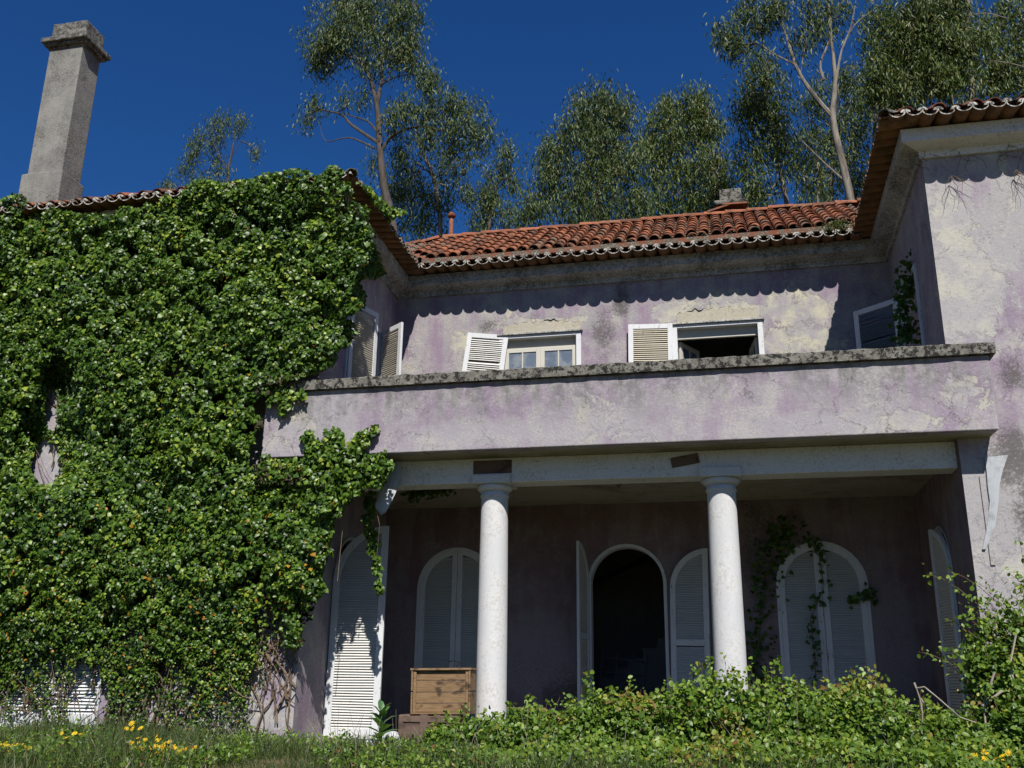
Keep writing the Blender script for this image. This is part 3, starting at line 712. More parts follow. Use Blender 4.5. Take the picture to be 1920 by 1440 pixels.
# arched doors in the porch wall
for uc, r in ((-4.33, .67), (1.37, .67)):
    d = arch_frame('door_frame', 'Y', YW, 1, uc, r-.002, FZ, SPR, .045, (-.012, .2), m_shut, house)
    h = SPR-FZ+r-.05
    leaf('door_shutter', hang((uc-r+.047, YW+.025, FZ+.01), 0), r-.05, h, house, True)
    leaf('door_shutter', hang((uc+r-.047, YW+.025, FZ+.01), 180, flip=-1), r-.05, h, house, True)
arch_frame('door_frame', 'Y', YW, 1, -1.56, .618, FZ, 3.16, .05, (-.012, .22), m_shut, house)
leaf('door_shutter', hang((-2.17, YW-.03, FZ+.02), -97), .60, 2.86, house, True, (.55, 1.45), st=.075, label='shutter leaf standing wide open, seen edge on')
leaf('door_shutter', hang((-.93, YW-.06, FZ-.03), -13, 1.2, 0), .60, 2.83, house, True, (.62, 1.42), label='sagging shutter leaf swung back against the porch wall')
# side doors of the porch
arch_frame('door_frame', 'X', XL, -1, 14.05, .648, FZ, SPR, .045, (-.01, .2), m_shut, house)
leaf('door_shutter', hang((XL-.0+.02, 13.36, FZ), 3), .79, 2.93, house, True, (), st=.10, label='tall sunlit shutter leaf swung out square to the wing wall')
leaf('door_shutter', hang((XL-.04, 14.68, FZ), -88), .60, SPR-FZ+.6, house, True)
arch_frame('door_frame', 'X', XR, 1, 14.10, .648, FZ, SPR, .045, (-.01, .2), m_shut, house)
leaf('door_shutter', hang((XR+.03, 14.70, FZ), -86.5), .60, SPR-FZ+.60, house, True)
leaf('door_shutter', hang((XR-.02, 13.50, FZ), 99), .60, SPR-FZ+.60, house, True)
# wire tying the left pair
b = MB(); b.tube([(-4.42, 15.46, 1.95), (-4.33, 15.44, 1.97), (-4.24, 15.46, 1.95), (-4.30, 15.44, 1.82), (-4.28, 15.45, 1.74)], .006, 5); b.build('tie_wire', m_rust, house)
# upstairs windows
def wframe(x0, x1, z0, z1):
    b = MB(); y0, y1 = YW-.022, YW+.21; f = .055
    b.box(x0-.03, x0+f, y0, y1, z0, z1); b.box(x1-f, x1+.03, y0, y1, z0, z1); b.box(x0+f, x1-f, y0, y1, z1-f, z1); b.box(x0+f, x1-f, y0, y1, z0, z0+f)
    o = b.build('window', m_shut, house, bevel=.005)
    b = MB(); b.box(x0-.06, x1+.06, YW-.06, YW+.004, z1+.002, z1+.03); b.build('window_head', m_corn, o, bevel=.004)
    b = MB(); b.box(x0+f, x1-f, YW+.10, YW+.16, z1-f-.16, z1-f); b.build('transom', m_frame, o)
    b = MB(); b.box(x0-.08, x1+.08, YW-.07, YW+.1, z0-.07, z0); b.build('sill', m_corn, o, bevel=.01)
    return o
def casement(parent, T, wd, ht, broken=None):
    b = MB(); s = .075
    b.box(0, s, -.02, .02, 0, ht); b.box(wd-s, wd, -.02, .02, 0, ht); b.box(s, wd-s, -.018, .018, 0, s); b.box(s, wd-s, -.018, .018, ht-s, ht)
    xm = wd/2; nr = 4; ph = (ht-2*s)/nr
    b.box(xm-.012, xm+.012, -.015, .015, s, ht-s)
    for i in range(1, nr): b.box(s, wd-s, -.013, .013, s+ph*i-.011, s+ph*i+.011)
    b.xf(T); o = b.build('casement', m_frame, parent, bevel=.004)
    for i in range(nr):
        for j in range(2):
            xa, xb = (s, xm-.012) if j == 0 else (xm+.012, wd-s); za, zb = s+ph*i+.011, s+ph*(i+1)-.011
            if i == 0: za = s
            if i == nr-1: zb = ht-s
            kind = (broken or {}).get((i, j))
            if kind == 'gone': continue
            if kind == 'hole': P = [(xa, zb), (xa, za), (xb, za), (xb-.01, za+.02), (xb-.05, za+.09), (xb-.035, za+.12), (xa+.12, zb-.05), (xa+.06, zb)]
            elif kind == 'shard': P = [(xb, zb), (xa+.05, zb), (xa+.02, zb-.1), (xa+.07, za+.12), (xa+.09, za), (xb, za)]
            else: P = [(xa, za), (xb, za), (xb, zb), (xa, zb)]
            g_ = MB(); n = len(P)
            g_.add([(x, -.003, z) for x, z in P]+[(x, .003, z) for x, z in P], [tuple(range(n)), tuple(range(2*n-1, n-1, -1))]+[(q, (q+1) % n, n+(q+1) % n, n+q) for q in range(n)])
            g_.xf(T); g_.build('pane', m_glass, o if False else parent)
    return o
w1 = wframe(-3.66, -2.28, 5.7, 7.42)
chh = 1.44
casement(w1, hang((-3.60, YW+.075, 5.76), 0), .63, chh, {(1, 0): 'gone', (1, 1): 'shard'})
casement(w1, hang((-2.34, YW+.075, 5.76), 180), .63, chh, {(2, 1): 'hole'})
w2 = wframe(-.68, .74, 5.7, 7.42)
casement(w2, hang((-.60, YW+.2, 5.76), 62), .63, chh, {(1, 0): 'gone', (2, 1): 'gone'})
casement(w2, hang((.66, YW+.2, 5.76), 98), .63, chh)
leaf('window_shutter', hang((-3.72, YW-.05, 5.66), 184, -6.5, 1, -1), .73, 1.78, house, False, (.9,), m_slat, missing=.05, label='shutter leaf hanging askew from one hinge')
leaf('window_shutter', hang((-.72, YW-.05, 5.68), 184.5, -.8, 0, -1), .74, 1.76, house, False, (.9,), m_slat2)
# plaster breaking away above the window heads: a proud cream patch under a gaping crack
for (xa, xb, zc, gap) in ((-3.62, -2.25, 7.60, .62), (-.62, .72, 7.62, .25)):
    n = 26; top_ = [zc+.05*math.sin(3.1*i/n)+.02*math.sin(i*2.3)+random.gauss(0, .012) for i in range(n+1)]
    b = MB()
    for i in range(n):
        u0, u1 = xa+(xb-xa)*i/n, xa+(xb-xa)*(i+1)/n
        b.quad((u0, YW-.012, 7.452), (u1, YW-.012, 7.452), (u1, YW-.014, top_[i+1]), (u0, YW-.014, top_[i])); b.quad((u0, YW-.014, top_[i]), (u1, YW-.014, top_[i+1]), (u1, YW, top_[i+1]), (u0, YW, top_[i]))
    b.quad((xa, YW-.012, 7.452), (xa, YW-.014, top_[0]), (xa, YW, top_[0]), (xa, YW, 7.452)); b.quad((xb, YW-.012, 7.452), (xb, YW-.014, top_[-1]), (xb, YW, top_[-1]), (xb, YW, 7.452))
    b.build('loose_plaster', m_creamp, house)
    b = MB()
    for i in range(n):
        u0, u1 = xa+(xb-xa)*i/n, xa+(xb-xa)*(i+1)/n; w_ = lambda q: .008+.035*max(0, 1-abs(q/n-gap)/.13)+.005*math.sin(q*1.9)
        b.quad((u0, YW-.003, top_[i]-.004), (u1, YW-.003, top_[i+1]-.004), (u1, YW-.003, top_[i+1]+w_(i+1)), (u0, YW-.003, top_[i]+w_(i)))
    b.build('plaster_crack', m_void, house)
# shutters on the inner walls of the wings
b = MB(); b.box(XL-.02, XL+.03, 13.26, 13.34, 5.7, 7.36); b.box(XL-.02, XL+.03, 14.66, 14.74, 5.7, 7.36); b.box(XL-.02, XL+.03, 13.34, 14.66, 7.29, 7.36); b.build('window', m_shut, house)
leaf('window_shutter', hang((XL+.035, 13.30, 5.66), 74, 0, 0), .70, 1.72, house, False, (), m_slat2, label='sun-dappled shutter leaf ajar beside the ivy')
leaf('window_shutter', hang((XL+.035, 14.70, 5.66), -38, 0, 0), .64, 1.68, house, False, (.5,), m_slat2)
b = MB(); b.box(XR-.03, XR+.02, 14.80, 14.88, 5.7, 7.38); b.box(XR-.03, XR+.02, 13.5, 13.58, 5.7, 7.38); b.box(XR-.03, XR+.02, 13.58, 14.8, 7.31, 7.38); b.build('window', m_shut, house)
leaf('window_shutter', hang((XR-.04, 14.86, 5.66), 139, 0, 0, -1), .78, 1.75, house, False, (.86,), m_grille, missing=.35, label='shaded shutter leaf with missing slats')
# the ivy-covered window of the left wing
b = MB(); b.box(-10.0, -8.42, YF-.03, YF+.02, .94, 1.02); b.build('sill', m_white, house)
for hx, an, wd in ((-9.96, 0, .75), (-8.47, 180, .75)):
    leaf('window_shutter', hang((hx, YF+.03, 1.02), an, flip=1 if an == 0 else -1), wd, 1.02, house, False, (), m_shut, st=.05, pitch=.045)
# stairs in the hall
b = MB()
for i in range(9): b.box(-2.3+.26*i, -2.04+.26*i, 17.6, 18.5, GY, 1.75+.17*i)
b.build('stairs', m_dark, house)
b = MB(); b.tube([(-2.9, 17.55, 3.15), (-.5, 17.55, 4.2)], .05, 6)
b.build('handrail', m_void, house)
g_ = MB()
for i in range(4): g_.box(-.02+.2*i, .0+.2*i, -.01, .01, 0, 1.1)
for i in range(6): g_.box(-.02, .6, -.008, .012, .05+.19*i, .07+.19*i)
g_.xf(Matrix.Translation((-2.2, 16.35, FZ)) @ Matrix.Rotation(R(5), 4, 'Y') @ Matrix.Rotation(R(-14), 4, 'X') @ Matrix.Scale(1.22, 4)); 
tag(g_.build('metal_grille', m_darkiron, origin=(-2.0, 16.4, FZ)), 'dark metal grille leaning inside the open porch doorway', 'grille')
# hanging strips of sheet metal
def strip(name, pts, label, thick=.014, curl=.02):
    b = MB(); n = len(pts)
    for i in range(n-1):
        (a0, a1), (c0, c1) = pts[i], pts[i+1]
        for k_ in range(4):
            t0, t1 = k_/4, (k_+1)/4
            f = lambda A, B, t: (A[0]+(B[0]-A[0])*t, A[1]+(B[1]-A[1])*t-curl*math.sin(t*math.pi), A[2]+(B[2]-A[2])*t)
            b.quad(f(a0, a1, t0), f(a0, a1, t1), f(c0, c1, t1), f(c0, c1, t0))
    o = b.build(name, m_sheet, origin=pts[0][0]); s = o.modifiers.new('solid', 'SOLIDIFY'); s.thickness = thick
    return tag(o, label, 'metal strip')
P = lambda x, y, Y: tuple(at(x, y, Y))
strip('metal_strip', [(P(728, 868, 12.44), P(752, 866, 12.44)), (P(722, 890, 12.42), P(752, 892, 12.42)), (P(712, 925, 12.38), P(742, 925, 12.38)), (P(704, 950, 12.36), P(732, 945, 12.36)), (P(716, 966, 12.35), P(722, 962, 12.35))], 'pale metal strip hanging from the left end of the porch beam')
strip('metal_strip', [(P(1846, 858, 12.362), P(1890, 853, 12.34)), (P(1850, 885, 12.362), P(1880, 882, 12.342)), (P(1852, 912, 12.362), P(1874, 908, 12.345)), (P(1856, 940, 12.364), P(1872, 940, 12.35)), (P(1852, 985, 12.366), P(1866, 985, 12.355)), (P(1842, 1030, 12.367), P(1848, 1030, 12.362))], 'torn pale metal flashing peeling from the right wing wall', curl=.004, thick=.008)
b = MB(); b.box(*sorted((at(1836, 895, 12.37)[0], at(1845, 895, 12.37)[0])), 12.362, 12.3785, at(1840, 1060, 12.37)[2], at(1840, 892, 12.37)[2]); b.build('wall_batten', m_rwall, house, bevel=.004)
# dead vines under the right wing eave
b = MB()
for q in range(46):
    x = random.uniform(2.6, 6.0); z = random.uniform(8.30, 8.55); p = Vector((x, 12.33, z)); pts = [p.copy()]; d = Vector((random.uniform(-1, 1), 0, random.uniform(-.8, .3)))
    for s_ in range(random.randint(4, 9)):
        d = (d+Vector((random.gauss(0, .5), random.gauss(0, .1), random.gauss(-.1, .4)))).normalized(); p = p+d*random.uniform(.04, .09)
        p.y = min(12.36, max(12.08 if p.z > 8.5 else 12.24, p.y)); pts.append(p.copy())
    b.tube(pts, [random.uniform(.003, .006)*(1-.7*i/len(pts)) for i in range(len(pts))], 4)
for (x, y) in ((1784, 330), (1905, 318)):
    o_ = Vector(at(x, y, 12.3))
    for q in range(6):
        p = o_.copy(); pts = [p.copy()]; d = Vector((random.gauss(.4, .8), -.1, random.gauss(-.6, .5))).normalized()
        for s_ in range(7):
            d = (d+Vector((random.gauss(0, .35), random.gauss(-.02, .12), random.gauss(-.12, .3)))).normalized(); p = p+d*.055; p.y = min(p.y, 12.36); pts.append(p.copy())
        b.tube(pts, [.0045*(1-.8*i/8) for i in range(8)], 4)
tag(b.build('dead_vine', m_vine, origin=(3.2, 12.3, 8.3)), 'bare dead vine twigs clinging under the right wing eave', 'vine')

# ------------------------------------------------------------------ things on the porch
cz = GY+.55
CRX0, CRX1, CRZ0, CRZ1, CRY = -3.91, -3.15, 1.27, 1.80, 12.05
crate = thing('wooden_crate', 'open wooden crate of knotty boards standing on the brown case', 'crate', ((CRX0+CRX1)/2, CRY+.15, CRZ0))
Tc = Matrix.Translation(((CRX0+CRX1)/2, CRY, CRZ0)) @ Matrix.Rotation(R(-1.0), 4, 'Y') @ Matrix.Rotation(R(3), 4, 'Z')
W2 = .375; hh = .53
zz = [0.01, .115, .245, .385, .505]
for i in range(4):
    b = MB(); b.box(-W2+.03, W2-.03, .030+random.uniform(-.002, .002), .044, zz[i]+.003, zz[i+1]-.003); b.xf(Tc); b.build('plank', m_plank, crate, bevel=.003)
for x0_, x1_ in ((-W2, -W2+.022), (W2-.022, W2)):
    for i in range(2):
        b = MB(); b.box(x0_, x1_, .0, .34, .01+.25*i, .25+.25*i-.004); b.xf(Tc); b.build('side_board', m_plank, crate, bevel=.003)
for sx in (-1, 1):
    b = MB(); b.box(sx*(W2-.045)-.018, sx*(W2-.045)+.018, .008, .029, .01, .5); b.xf(Tc); b.build('batten', m_plank, crate, bevel=.003)
b = MB(); b.box(-W2-.012, W2+.012, -.01, .35, hh-.026, hh); b.xf(Tc); b.build('top_board', m_plank, crate, bevel=.004)
b = MB(); b.box(-W2, W2, 0, .34, -.012, .009); b.xf(Tc); b.build('bottom_board', m_plank, crate, bevel=.003)
case = thing('brown_case', 'brown boarded case under the wooden crate by the left column', 'case', (-3.68, 12.2, GY+.03))
b = MB(); b.box(-4.07, -3.30, 12.06, 12.45, GY-.1, 1.245); b.build('body', m_case, case, bevel=.02)
b = MB(); b.box(-3.78, -3.68, 12.035, 12.06, GY-.1, 1.25); b.build('batten', m_case, case, bevel=.005)
b = MB(); b.box(-4.0, -3.35, 12.045, 12.062, 1.16, 1.235); b.build('lid_rail', m_case, case, bevel=.005)
b = MB(); b.box(-3.58, -3.52, 12.035, 12.06, GY-.1, 1.25); b.build('batten', m_case, case, bevel=.005)
ben = thing('blue_bench', 'broken blue chest with a bare wooden rail behind the left column', 'chest', (-2.65, 12.9, GY+.03))
b = MB(); b.box(-2.86, -2.42, 12.9, 13.25, GY+.03, 1.20); b.build('body', m_blue, ben, bevel=.01)
b = MB(); b.box(-2.95, -2.36, 12.86, 12.90, 1.30, 1.335); b.build('rail', m_plank, ben, bevel=.004)
b = MB(); b.box(-2.42, -2.38, 12.86, 12.90, GY+.03, 1.30); b.build('post', m_plank, ben, bevel=.004)
b = MB(); b.box(-2.93, -2.89, 12.86, 12.90, GY+.03, 1.30); b.build('post', m_plank, ben, bevel=.004)
b = MB(); b.tube([(-3.22, 12.3, GY+.03), (-3.20, 12.28, 1.27)], .014, 8); tag(b.build('blue_stick', m_blue, origin=(-3.22, 12.3, GY)), 'thin blue stick propping the right end of the crate', 'stick')
# rubble and step edge at the foot of the wall
for i, (x, y, s_) in enumerate(((-4.15, 12.1, .16), (-4.33, 11.95, .11), (-4.2, 11.85, .09), (-3.1, 12.0, .10))):
    b = MB(); n = 8
    vs = []
    for a in range(6):
        for q in range(n):
            th = math.pi*(a+.5)/6; ph_ = 2*math.pi*q/n; rr = s_*random.uniform(.8, 1.1)
            vs.append((x+rr*math.sin(th)*math.cos(ph_)*1.2, y+rr*math.sin(th)*math.sin(ph_), GY+s_*.5+rr*.75*math.cos(th)))
    fs = [(a*n+q, a*n+(q+1) % n, (a+1)*n+(q+1) % n, (a+1)*n+q) for a in range(5) for q in range(n)] + [tuple(range(n)), tuple(range(6*n-1, 5*n-1, -1))]
    b.add(vs, fs)
    lab = ['largest pale rubble stone beside the brown case', 'rubble stone behind the broad-leaved plant', 'smallest rubble stone in the grass before the case', 'rubble stone at the foot of the left column'][i]
    tag(b.build('rubble_stone', m_white, origin=(x, y, GY)), lab, 'stone', 'rubble by the porch')
b = MB(); b.box(-5.9, -4.5, 11.55, 11.95, .6, GY+.07); tag(b.build('stone_step', m_step, origin=(-5.2, 11.7, .6), bevel=.03), 'low grey stone step half buried in grass before the porch', 'step')

# ------------------------------------------------------------------ ivy
def blob_field(P, n, r0, r1, bbox, seed):
    """lumpy thickness over pixels, 4 px cells"""
    r_ = np.random.default_rng(seed); x0, y0, x1, y1 = bbox; W_ = int((x1-x0)/5)+1; H_ = int((y1-y0)/5)+1
    F = np.zeros((H_, W_)); gx, gy = np.meshgrid(np.arange(W_), np.arange(H_))
    for _ in range(n):
        cx, cy = r_.uniform(0, W_), r_.uniform(0, H_); rr = r_.uniform(r0, r1)/5; h = r_.uniform(.35, 1.0)
        a0, a1 = int(max(0, cx-rr)), int(min(W_, cx+rr+1)); b0, b1 = int(max(0, cy-rr)), int(min(H_, cy+rr+1))
        if a1 <= a0 or b1 <= b0: continue
        d = ((gx[b0:b1, a0:a1]-cx)**2+((gy[b0:b1, a0:a1]-cy)*.85)**2)/rr**2
        F[b0:b1, a0:a1] = np.maximum(F[b0:b1, a0:a1], h*np.sqrt(np.clip(1-d, 0, 1)))
    return lambda x, y: F[np.clip(((y-y0)/5).astype(int), 0, H_-1), np.clip(((x-x0)/5).astype(int), 0, W_-1)]
ivy = thing('ivy', 'dense green ivy smothering the left wing from ground to eave', 'ivy', (-8.5, 12.3, GY))
IP = [(-260, 395), (0, 378), (45, 372), (110, 395), (230, 392), (330, 372), (345, 345), (420, 335), (520, 322), (620, 318), (640, 328), (665, 372), (700, 420), (690, 470), (672, 530), (655, 580), (650, 640), (625, 685),
      (560, 712), (512, 728), (482, 760), (476, 870), (560, 870), (640, 905), (618, 960), (604, 1020), (594, 1090), (588, 1150), (570, 1200), (540, 1250), (500, 1300), (455, 1390), (-260, 1420)]
fld = blob_field(None, 560, 34, 105, (-260, 300, 760, 1430), 3)
fld2 = blob_field(None, 8200, 7, 21, (-260, 300, 760, 1430), 4)
def spray(N, poly, bbox, seed):
    r_ = np.random.default_rng(seed); x = r_.uniform(bbox[0], bbox[2], N); y = r_.uniform(bbox[1], bbox[3], N)
    x += (vnoise(x/9, y/9, 5)-.5)*0
    jx = (vnoise(y/22.0, x/40.0, 11)-.5)*46; jy = (vnoise(x/26.0, y/40.0, 12)-.5)*26
    k_ = inpoly(x+jx, y+jy, poly); return x[k_], y[k_]
def ivy_orient(n, out=(0, -1, 0), up=.45, j=.55):
    nr = norm(np.array(out)[None]*1.0+np.array([0, 0, up])+rng.normal(size=(n, 3))*j)
    ax = np.array([0, 0, -1.0])[None]*.75+rng.normal(size=(n, 3))*.6
    return ax, nr
HOLES = ((97, 762, 15, 42, 1), (87, 866, 27, 50, 1), (330, 692, 26, 18, .9), (505, 1190, 30, 75, .85), (515, 1320, 48, 110, .97), (165, 1305, 38, 62, .96), (95, 1290, 70, 66, .5), (110, 1240, 45, 26, .45), (25, 1330, 40, 40, .65), (330, 1290, 60, 40, .45), (260, 1190, 30, 40, .5), (645, 395, 50, 34, .7), (590, 372, 40, 14, .6))
def ivy_layer(N, seed, inner):
    x, y = spray(N, IP, (-260, 300, 720, 1430), seed)
    F = fld(x, y); F2 = fld2(x, y)
    gx_ = fld(x+7, y)-fld(x-7, y)+.8*(fld2(x+4, y)-fld2(x-4, y)); gy_ = fld(x, y+7)-fld(x, y-7)+.8*(fld2(x, y+4)-fld2(x, y-4))
    low = np.clip(1-(y-1090-90*vnoise(x/45, y/90, 6)+40)/(520 if inner else 360), .5 if inner else np.where(x < 190, .30, .20), 1)
    dens = (np.full(len(x), .75) if inner else np.clip(-.52+1.85*F2, 0, 1)*np.clip(.36+.8*F, 0, 1)*np.clip(.10+1.7*vnoise(x/15, y/12, 17), .12, 1))*low
    for (cx, cy, rx, ry, a_) in HOLES:
        e = ((x-cx)/rx)**2+((y-cy)/ry)**2 + (vnoise(x/14, y/14, 8)-.5)*.8
        dens = np.where(e < 1, dens*(1-a_), dens)
    if inner: dens = np.where(y < 415-(x-340)*.06, dens*np.where(x > 300, .0, .6), dens)
    k_ = rng.random(len(x)) < dens; x, y, F, F2, gx_, gy_ = x[k_], y[k_], F[k_], F2[k_], gx_[k_], gy_[k_]; n = len(x)
    thin = np.clip(1-(y-1080)/280, .22, 1)
    for (cx, cy, rx, ry, a_) in HOLES[:2]:
        thin = np.minimum(thin, np.clip((((x-cx-12)/(rx*3))**2+((y-cy+30)/(ry*1.9))**2), .08, 1))
    dep = .012+.05*rng.random(n) if inner else .03+(.10+.30*F+.26*F2)*thin*np.power(rng.random(n), .22)
    Yp_ = 12.38-dep
    onpar = (x > 480) & (y > 700) & (y < 905) & (x < 720); Yp_ = np.where(onpar, np.minimum(Yp_, 12.0-.02-.22*rng.random(n)), Yp_)
    eav = ((y < 405) & (x > 300)) | ((y < 400) & (x < 130)); we = np.where(eav | (y < 460), np.clip((405+70*(vnoise(x/33, y/50, 9)-.5)-y)/55, 0, 1), 0)*((x > 300) | (x < 130)); Yp_ = Yp_*(1-we)+we*(11.80-.16*rng.random(n)+.10*rng.random(n))
    C = at_v(x, y, Yp_); ax, nr = ivy_orient(n, j=.5)
    if not inner: nr = norm(nr+np.column_stack([-gx_*1.5, np.zeros(n), gy_*1.5]))
    s_ = rng.uniform(.028, .066, n)*np.where(rng.random(n) < .15, 1.35, 1.0)*np.clip(1.05-(y-1000)/800, .55, 1.1)
    tone = np.clip(rng.normal(.44, .27, n)+.4*(vnoise(x/60, y/60, 2)-.5), 0, .95)
    yel = rng.random(n) < .002+.03*np.clip((y-850)/400, 0, 1); tone[yel] = rng.uniform(.965, 1, yel.sum())
    o = leaves('leaves', C, ax, nr, s_, s_*rng.uniform(.85, 1.1, n), m_deadleaf_shade if inner else m_ivy, ivy, 'ivy', tone=rng.random(n) if inner else tone); o['kind'] = 'stuff'
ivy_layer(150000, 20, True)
ivy_layer(520000, 21, False)
# side of the wing below its eave, and the edge of the side roof
SP = [(640, 330), (668, 345), (705, 400), (735, 440), (732, 480), (708, 500), (690, 540), (655, 580), (640, 560)]
x, y = spray(16000, SP, (620, 320, 760, 600), 22)
k_ = rng.random(len(x)) < np.clip(.55+.6*fld(x, y)-.35*((x > 655) & (y < 470) & (x < 700)), .1, 1); x, y = x[k_], y[k_]
C = at_vX(x, y, XL+.05+.24*rng.random(len(x))*np.clip((560-y)/120, .2, 1)); ax, nr = ivy_orient(len(C), (.8, -.6, 0)); s_ = rng.uniform(.04, .085, len(C))
leaves('leaves', C, ax, nr, s_, s_, m_ivy, ivy, 'ivy', tone=np.clip(rng.normal(.42, .25, len(C)), 0, .95))['kind'] = 'stuff'
EP = [(668, 332), (700, 372), (742, 425), (738, 405), (700, 352), (676, 340)]
x, y = spray(9000, EP, (640, 310, 770, 450), 23)
C = at_vX(x, y, XL+.55+.12*rng.random(len(x))); ax, nr = ivy_orient(len(C), (.5, -.5, 0), .9); s_ = rng.uniform(.04, .08, len(C))
leaves('leaves', C, ax, nr, s_, s_, m_ivy, ivy, 'ivy', tone=np.clip(rng.normal(.6, .22, len(C)), 0, .95))['kind'] = 'stuff'
# curtain hanging under the left end of the balcony and sprays on the parapet
for (poly, n, ys_, sd) in (([(490, 850), (560, 862), (640, 850), (725, 845), (738, 872), (715, 905), (660, 928), (625, 985), (606, 1060), (594, 1130), (582, 1080), (560, 960)], 22000, (11.86, 12.45), 31),
                       ([(566, 812), (575, 800), (600, 830), (622, 800), (640, 808), (650, 840), (672, 820), (700, 795), (708, 802), (690, 830), (660, 855), (580, 862)], 4200, (11.88, 11.985), 32),
                       ([(682, 930), (700, 920), (700, 985), (712, 1040), (716, 1110), (708, 1112), (700, 1050), (684, 990)], 3000, (12.5, 12.62), 33),
                       ([(508, 722), (560, 728), (575, 742), (545, 752), (532, 778), (524, 748), (500, 760)], 1600, (11.86, 11.93), 34)):
    xs_ = [p[0] for p in poly]; yy_ = [p[1] for p in poly]
    r_ = np.random.default_rng(sd); x = r_.uniform(min(xs_), max(xs_), n); y = r_.uniform(min(yy_), max(yy_), n)
    k_ = inpoly(x+(vnoise(y/9, x/12, sd)-.5)*16, y+(vnoise(x/9, y/12, sd+1)-.5)*14, poly); x, y = x[k_], y[k_]
    k_ = r_.random(len(x)) < (.45+.5*fld(x, y))*(.5 if sd in (33, 34) else 1); x, y = x[k_], y[k_]
    C = at_v(x, y, r_.uniform(ys_[0], ys_[1], len(x))); ax, nr = ivy_orient(len(C)); s_ = r_.uniform(.038, .08, len(C))
    leaves('leaves', C, ax, nr, s_, s_, m_ivy, ivy, 'ivy', tone=np.clip(r_.normal(.5, .25, len(C)), 0, .95))['kind'] = 'stuff'
# stems on the wall
b = MB()
for q in range(300):
    x = random.uniform(-40, 560); y = random.uniform(1180, 1390) if q < 250 else random.uniform(700, 1150); p = Vector(at(x, y, 12.34)); pts = [p.copy()]; d = Vector((random.gauss(0, .4), 0, 1)).normalized()
    for s2 in range(random.randint(8, 22)):
        d = (d+Vector((random.gauss(0, .28), random.gauss(0, .06), random.gauss(.06, .2)))).normalized(); p = p+d*random.uniform(.05, .1); p.y = min(12.365, max(12.2, p.y)); p.x = min(p.x, -5.66); pts.append(p.copy())
    r0 = random.choice([.005, .006, .008, .011, .018])
    b.tube(pts, [r0*(1-.6*i/len(pts)) for i in range(len(pts))], 5)
for (p0, p1, p2, r0) in (((283, 1215), (255, 1180), (248, 1150), .02), ((283, 1215), (310, 1180), (325, 1155), .022), ((400, 1255), (430, 1230), (445, 1205), .02), ((520, 1300), (540, 1280), (560, 1260), .013), ((700, 930), (712, 985), (705, 1060), .004)):
    b.tube([P(*p0, 12.2), P(*p1, 12.15), P(*p2, 12.2)], [r0, r0*.8, r0*.6], 6)
for x in (575, 583, 598, 640): b.tube([P(x, 870, 12.0), P(x+random.uniform(-8, 8), 980, 12.1), P(x-6+random.uniform(-8, 8), 1090, 12.15)], .005, 4)
b.build('stems', m_vine, ivy)
# a few creepers in the porch
def creeper(name, label, pts_px, Y, n, sp, size=.07, lig=.35):
    t = thing(name, label, 'creeper', P(*pts_px[0], Y)); b = MB(); pts = [P(x, y, Y) for x, y in pts_px]; b.tube(pts, .006, 4); b.build('stem', m_vine, t)
    A = np.array(pts); seg = rng.integers(0, len(A)-1, n); u = rng.random(n)[:, None]; C = A[seg]*(1-u)+A[seg+1]*u+rng.normal(size=(n, 3))*np.array([sp, .02, sp]); C[:, 1] = np.minimum(C[:, 1], Y)
    ax, nr = ivy_orient(n); s_ = rng.uniform(size*.6, size*1.3, n); leaves('leaves', C, ax, nr, s_, s_, m_ivy, t, 'ivy', tone=np.clip(rng.normal(lig, .15, n), 0, .9))['kind'] = 'stuff'
creeper('creeper', 'ivy strand climbing the closed shutters of the right porch door', [(1530, 1300), (1528, 1230), (1520, 1160), (1545, 1100), (1535, 1030), (1520, 1010)], 15.44, 110, .05)
creeper('creeper', 'ivy tuft hanging across the right shutter edge of the right door', [(1640, 1120), (1620, 1110), (1590, 1125)], 15.44, 60, .05)
creeper('creeper', 'dark ivy patch on the porch wall left of the right door', [(1420, 1300), (1425, 1180), (1440, 1060), (1460, 1000), (1490, 990)], 15.46, 420, .12)
creeper('creeper', 'trailing ivy spreading over the porch ceiling at the left', [(760, 925), (800, 920), (850, 915)], 13.3, 160, .05)
creeper('creeper', 'shaded ivy on the balcony wall of the right wing', [(1700, 650), (1695, 600), (1700, 540), (1712, 490)], 13.75, 420, .09)

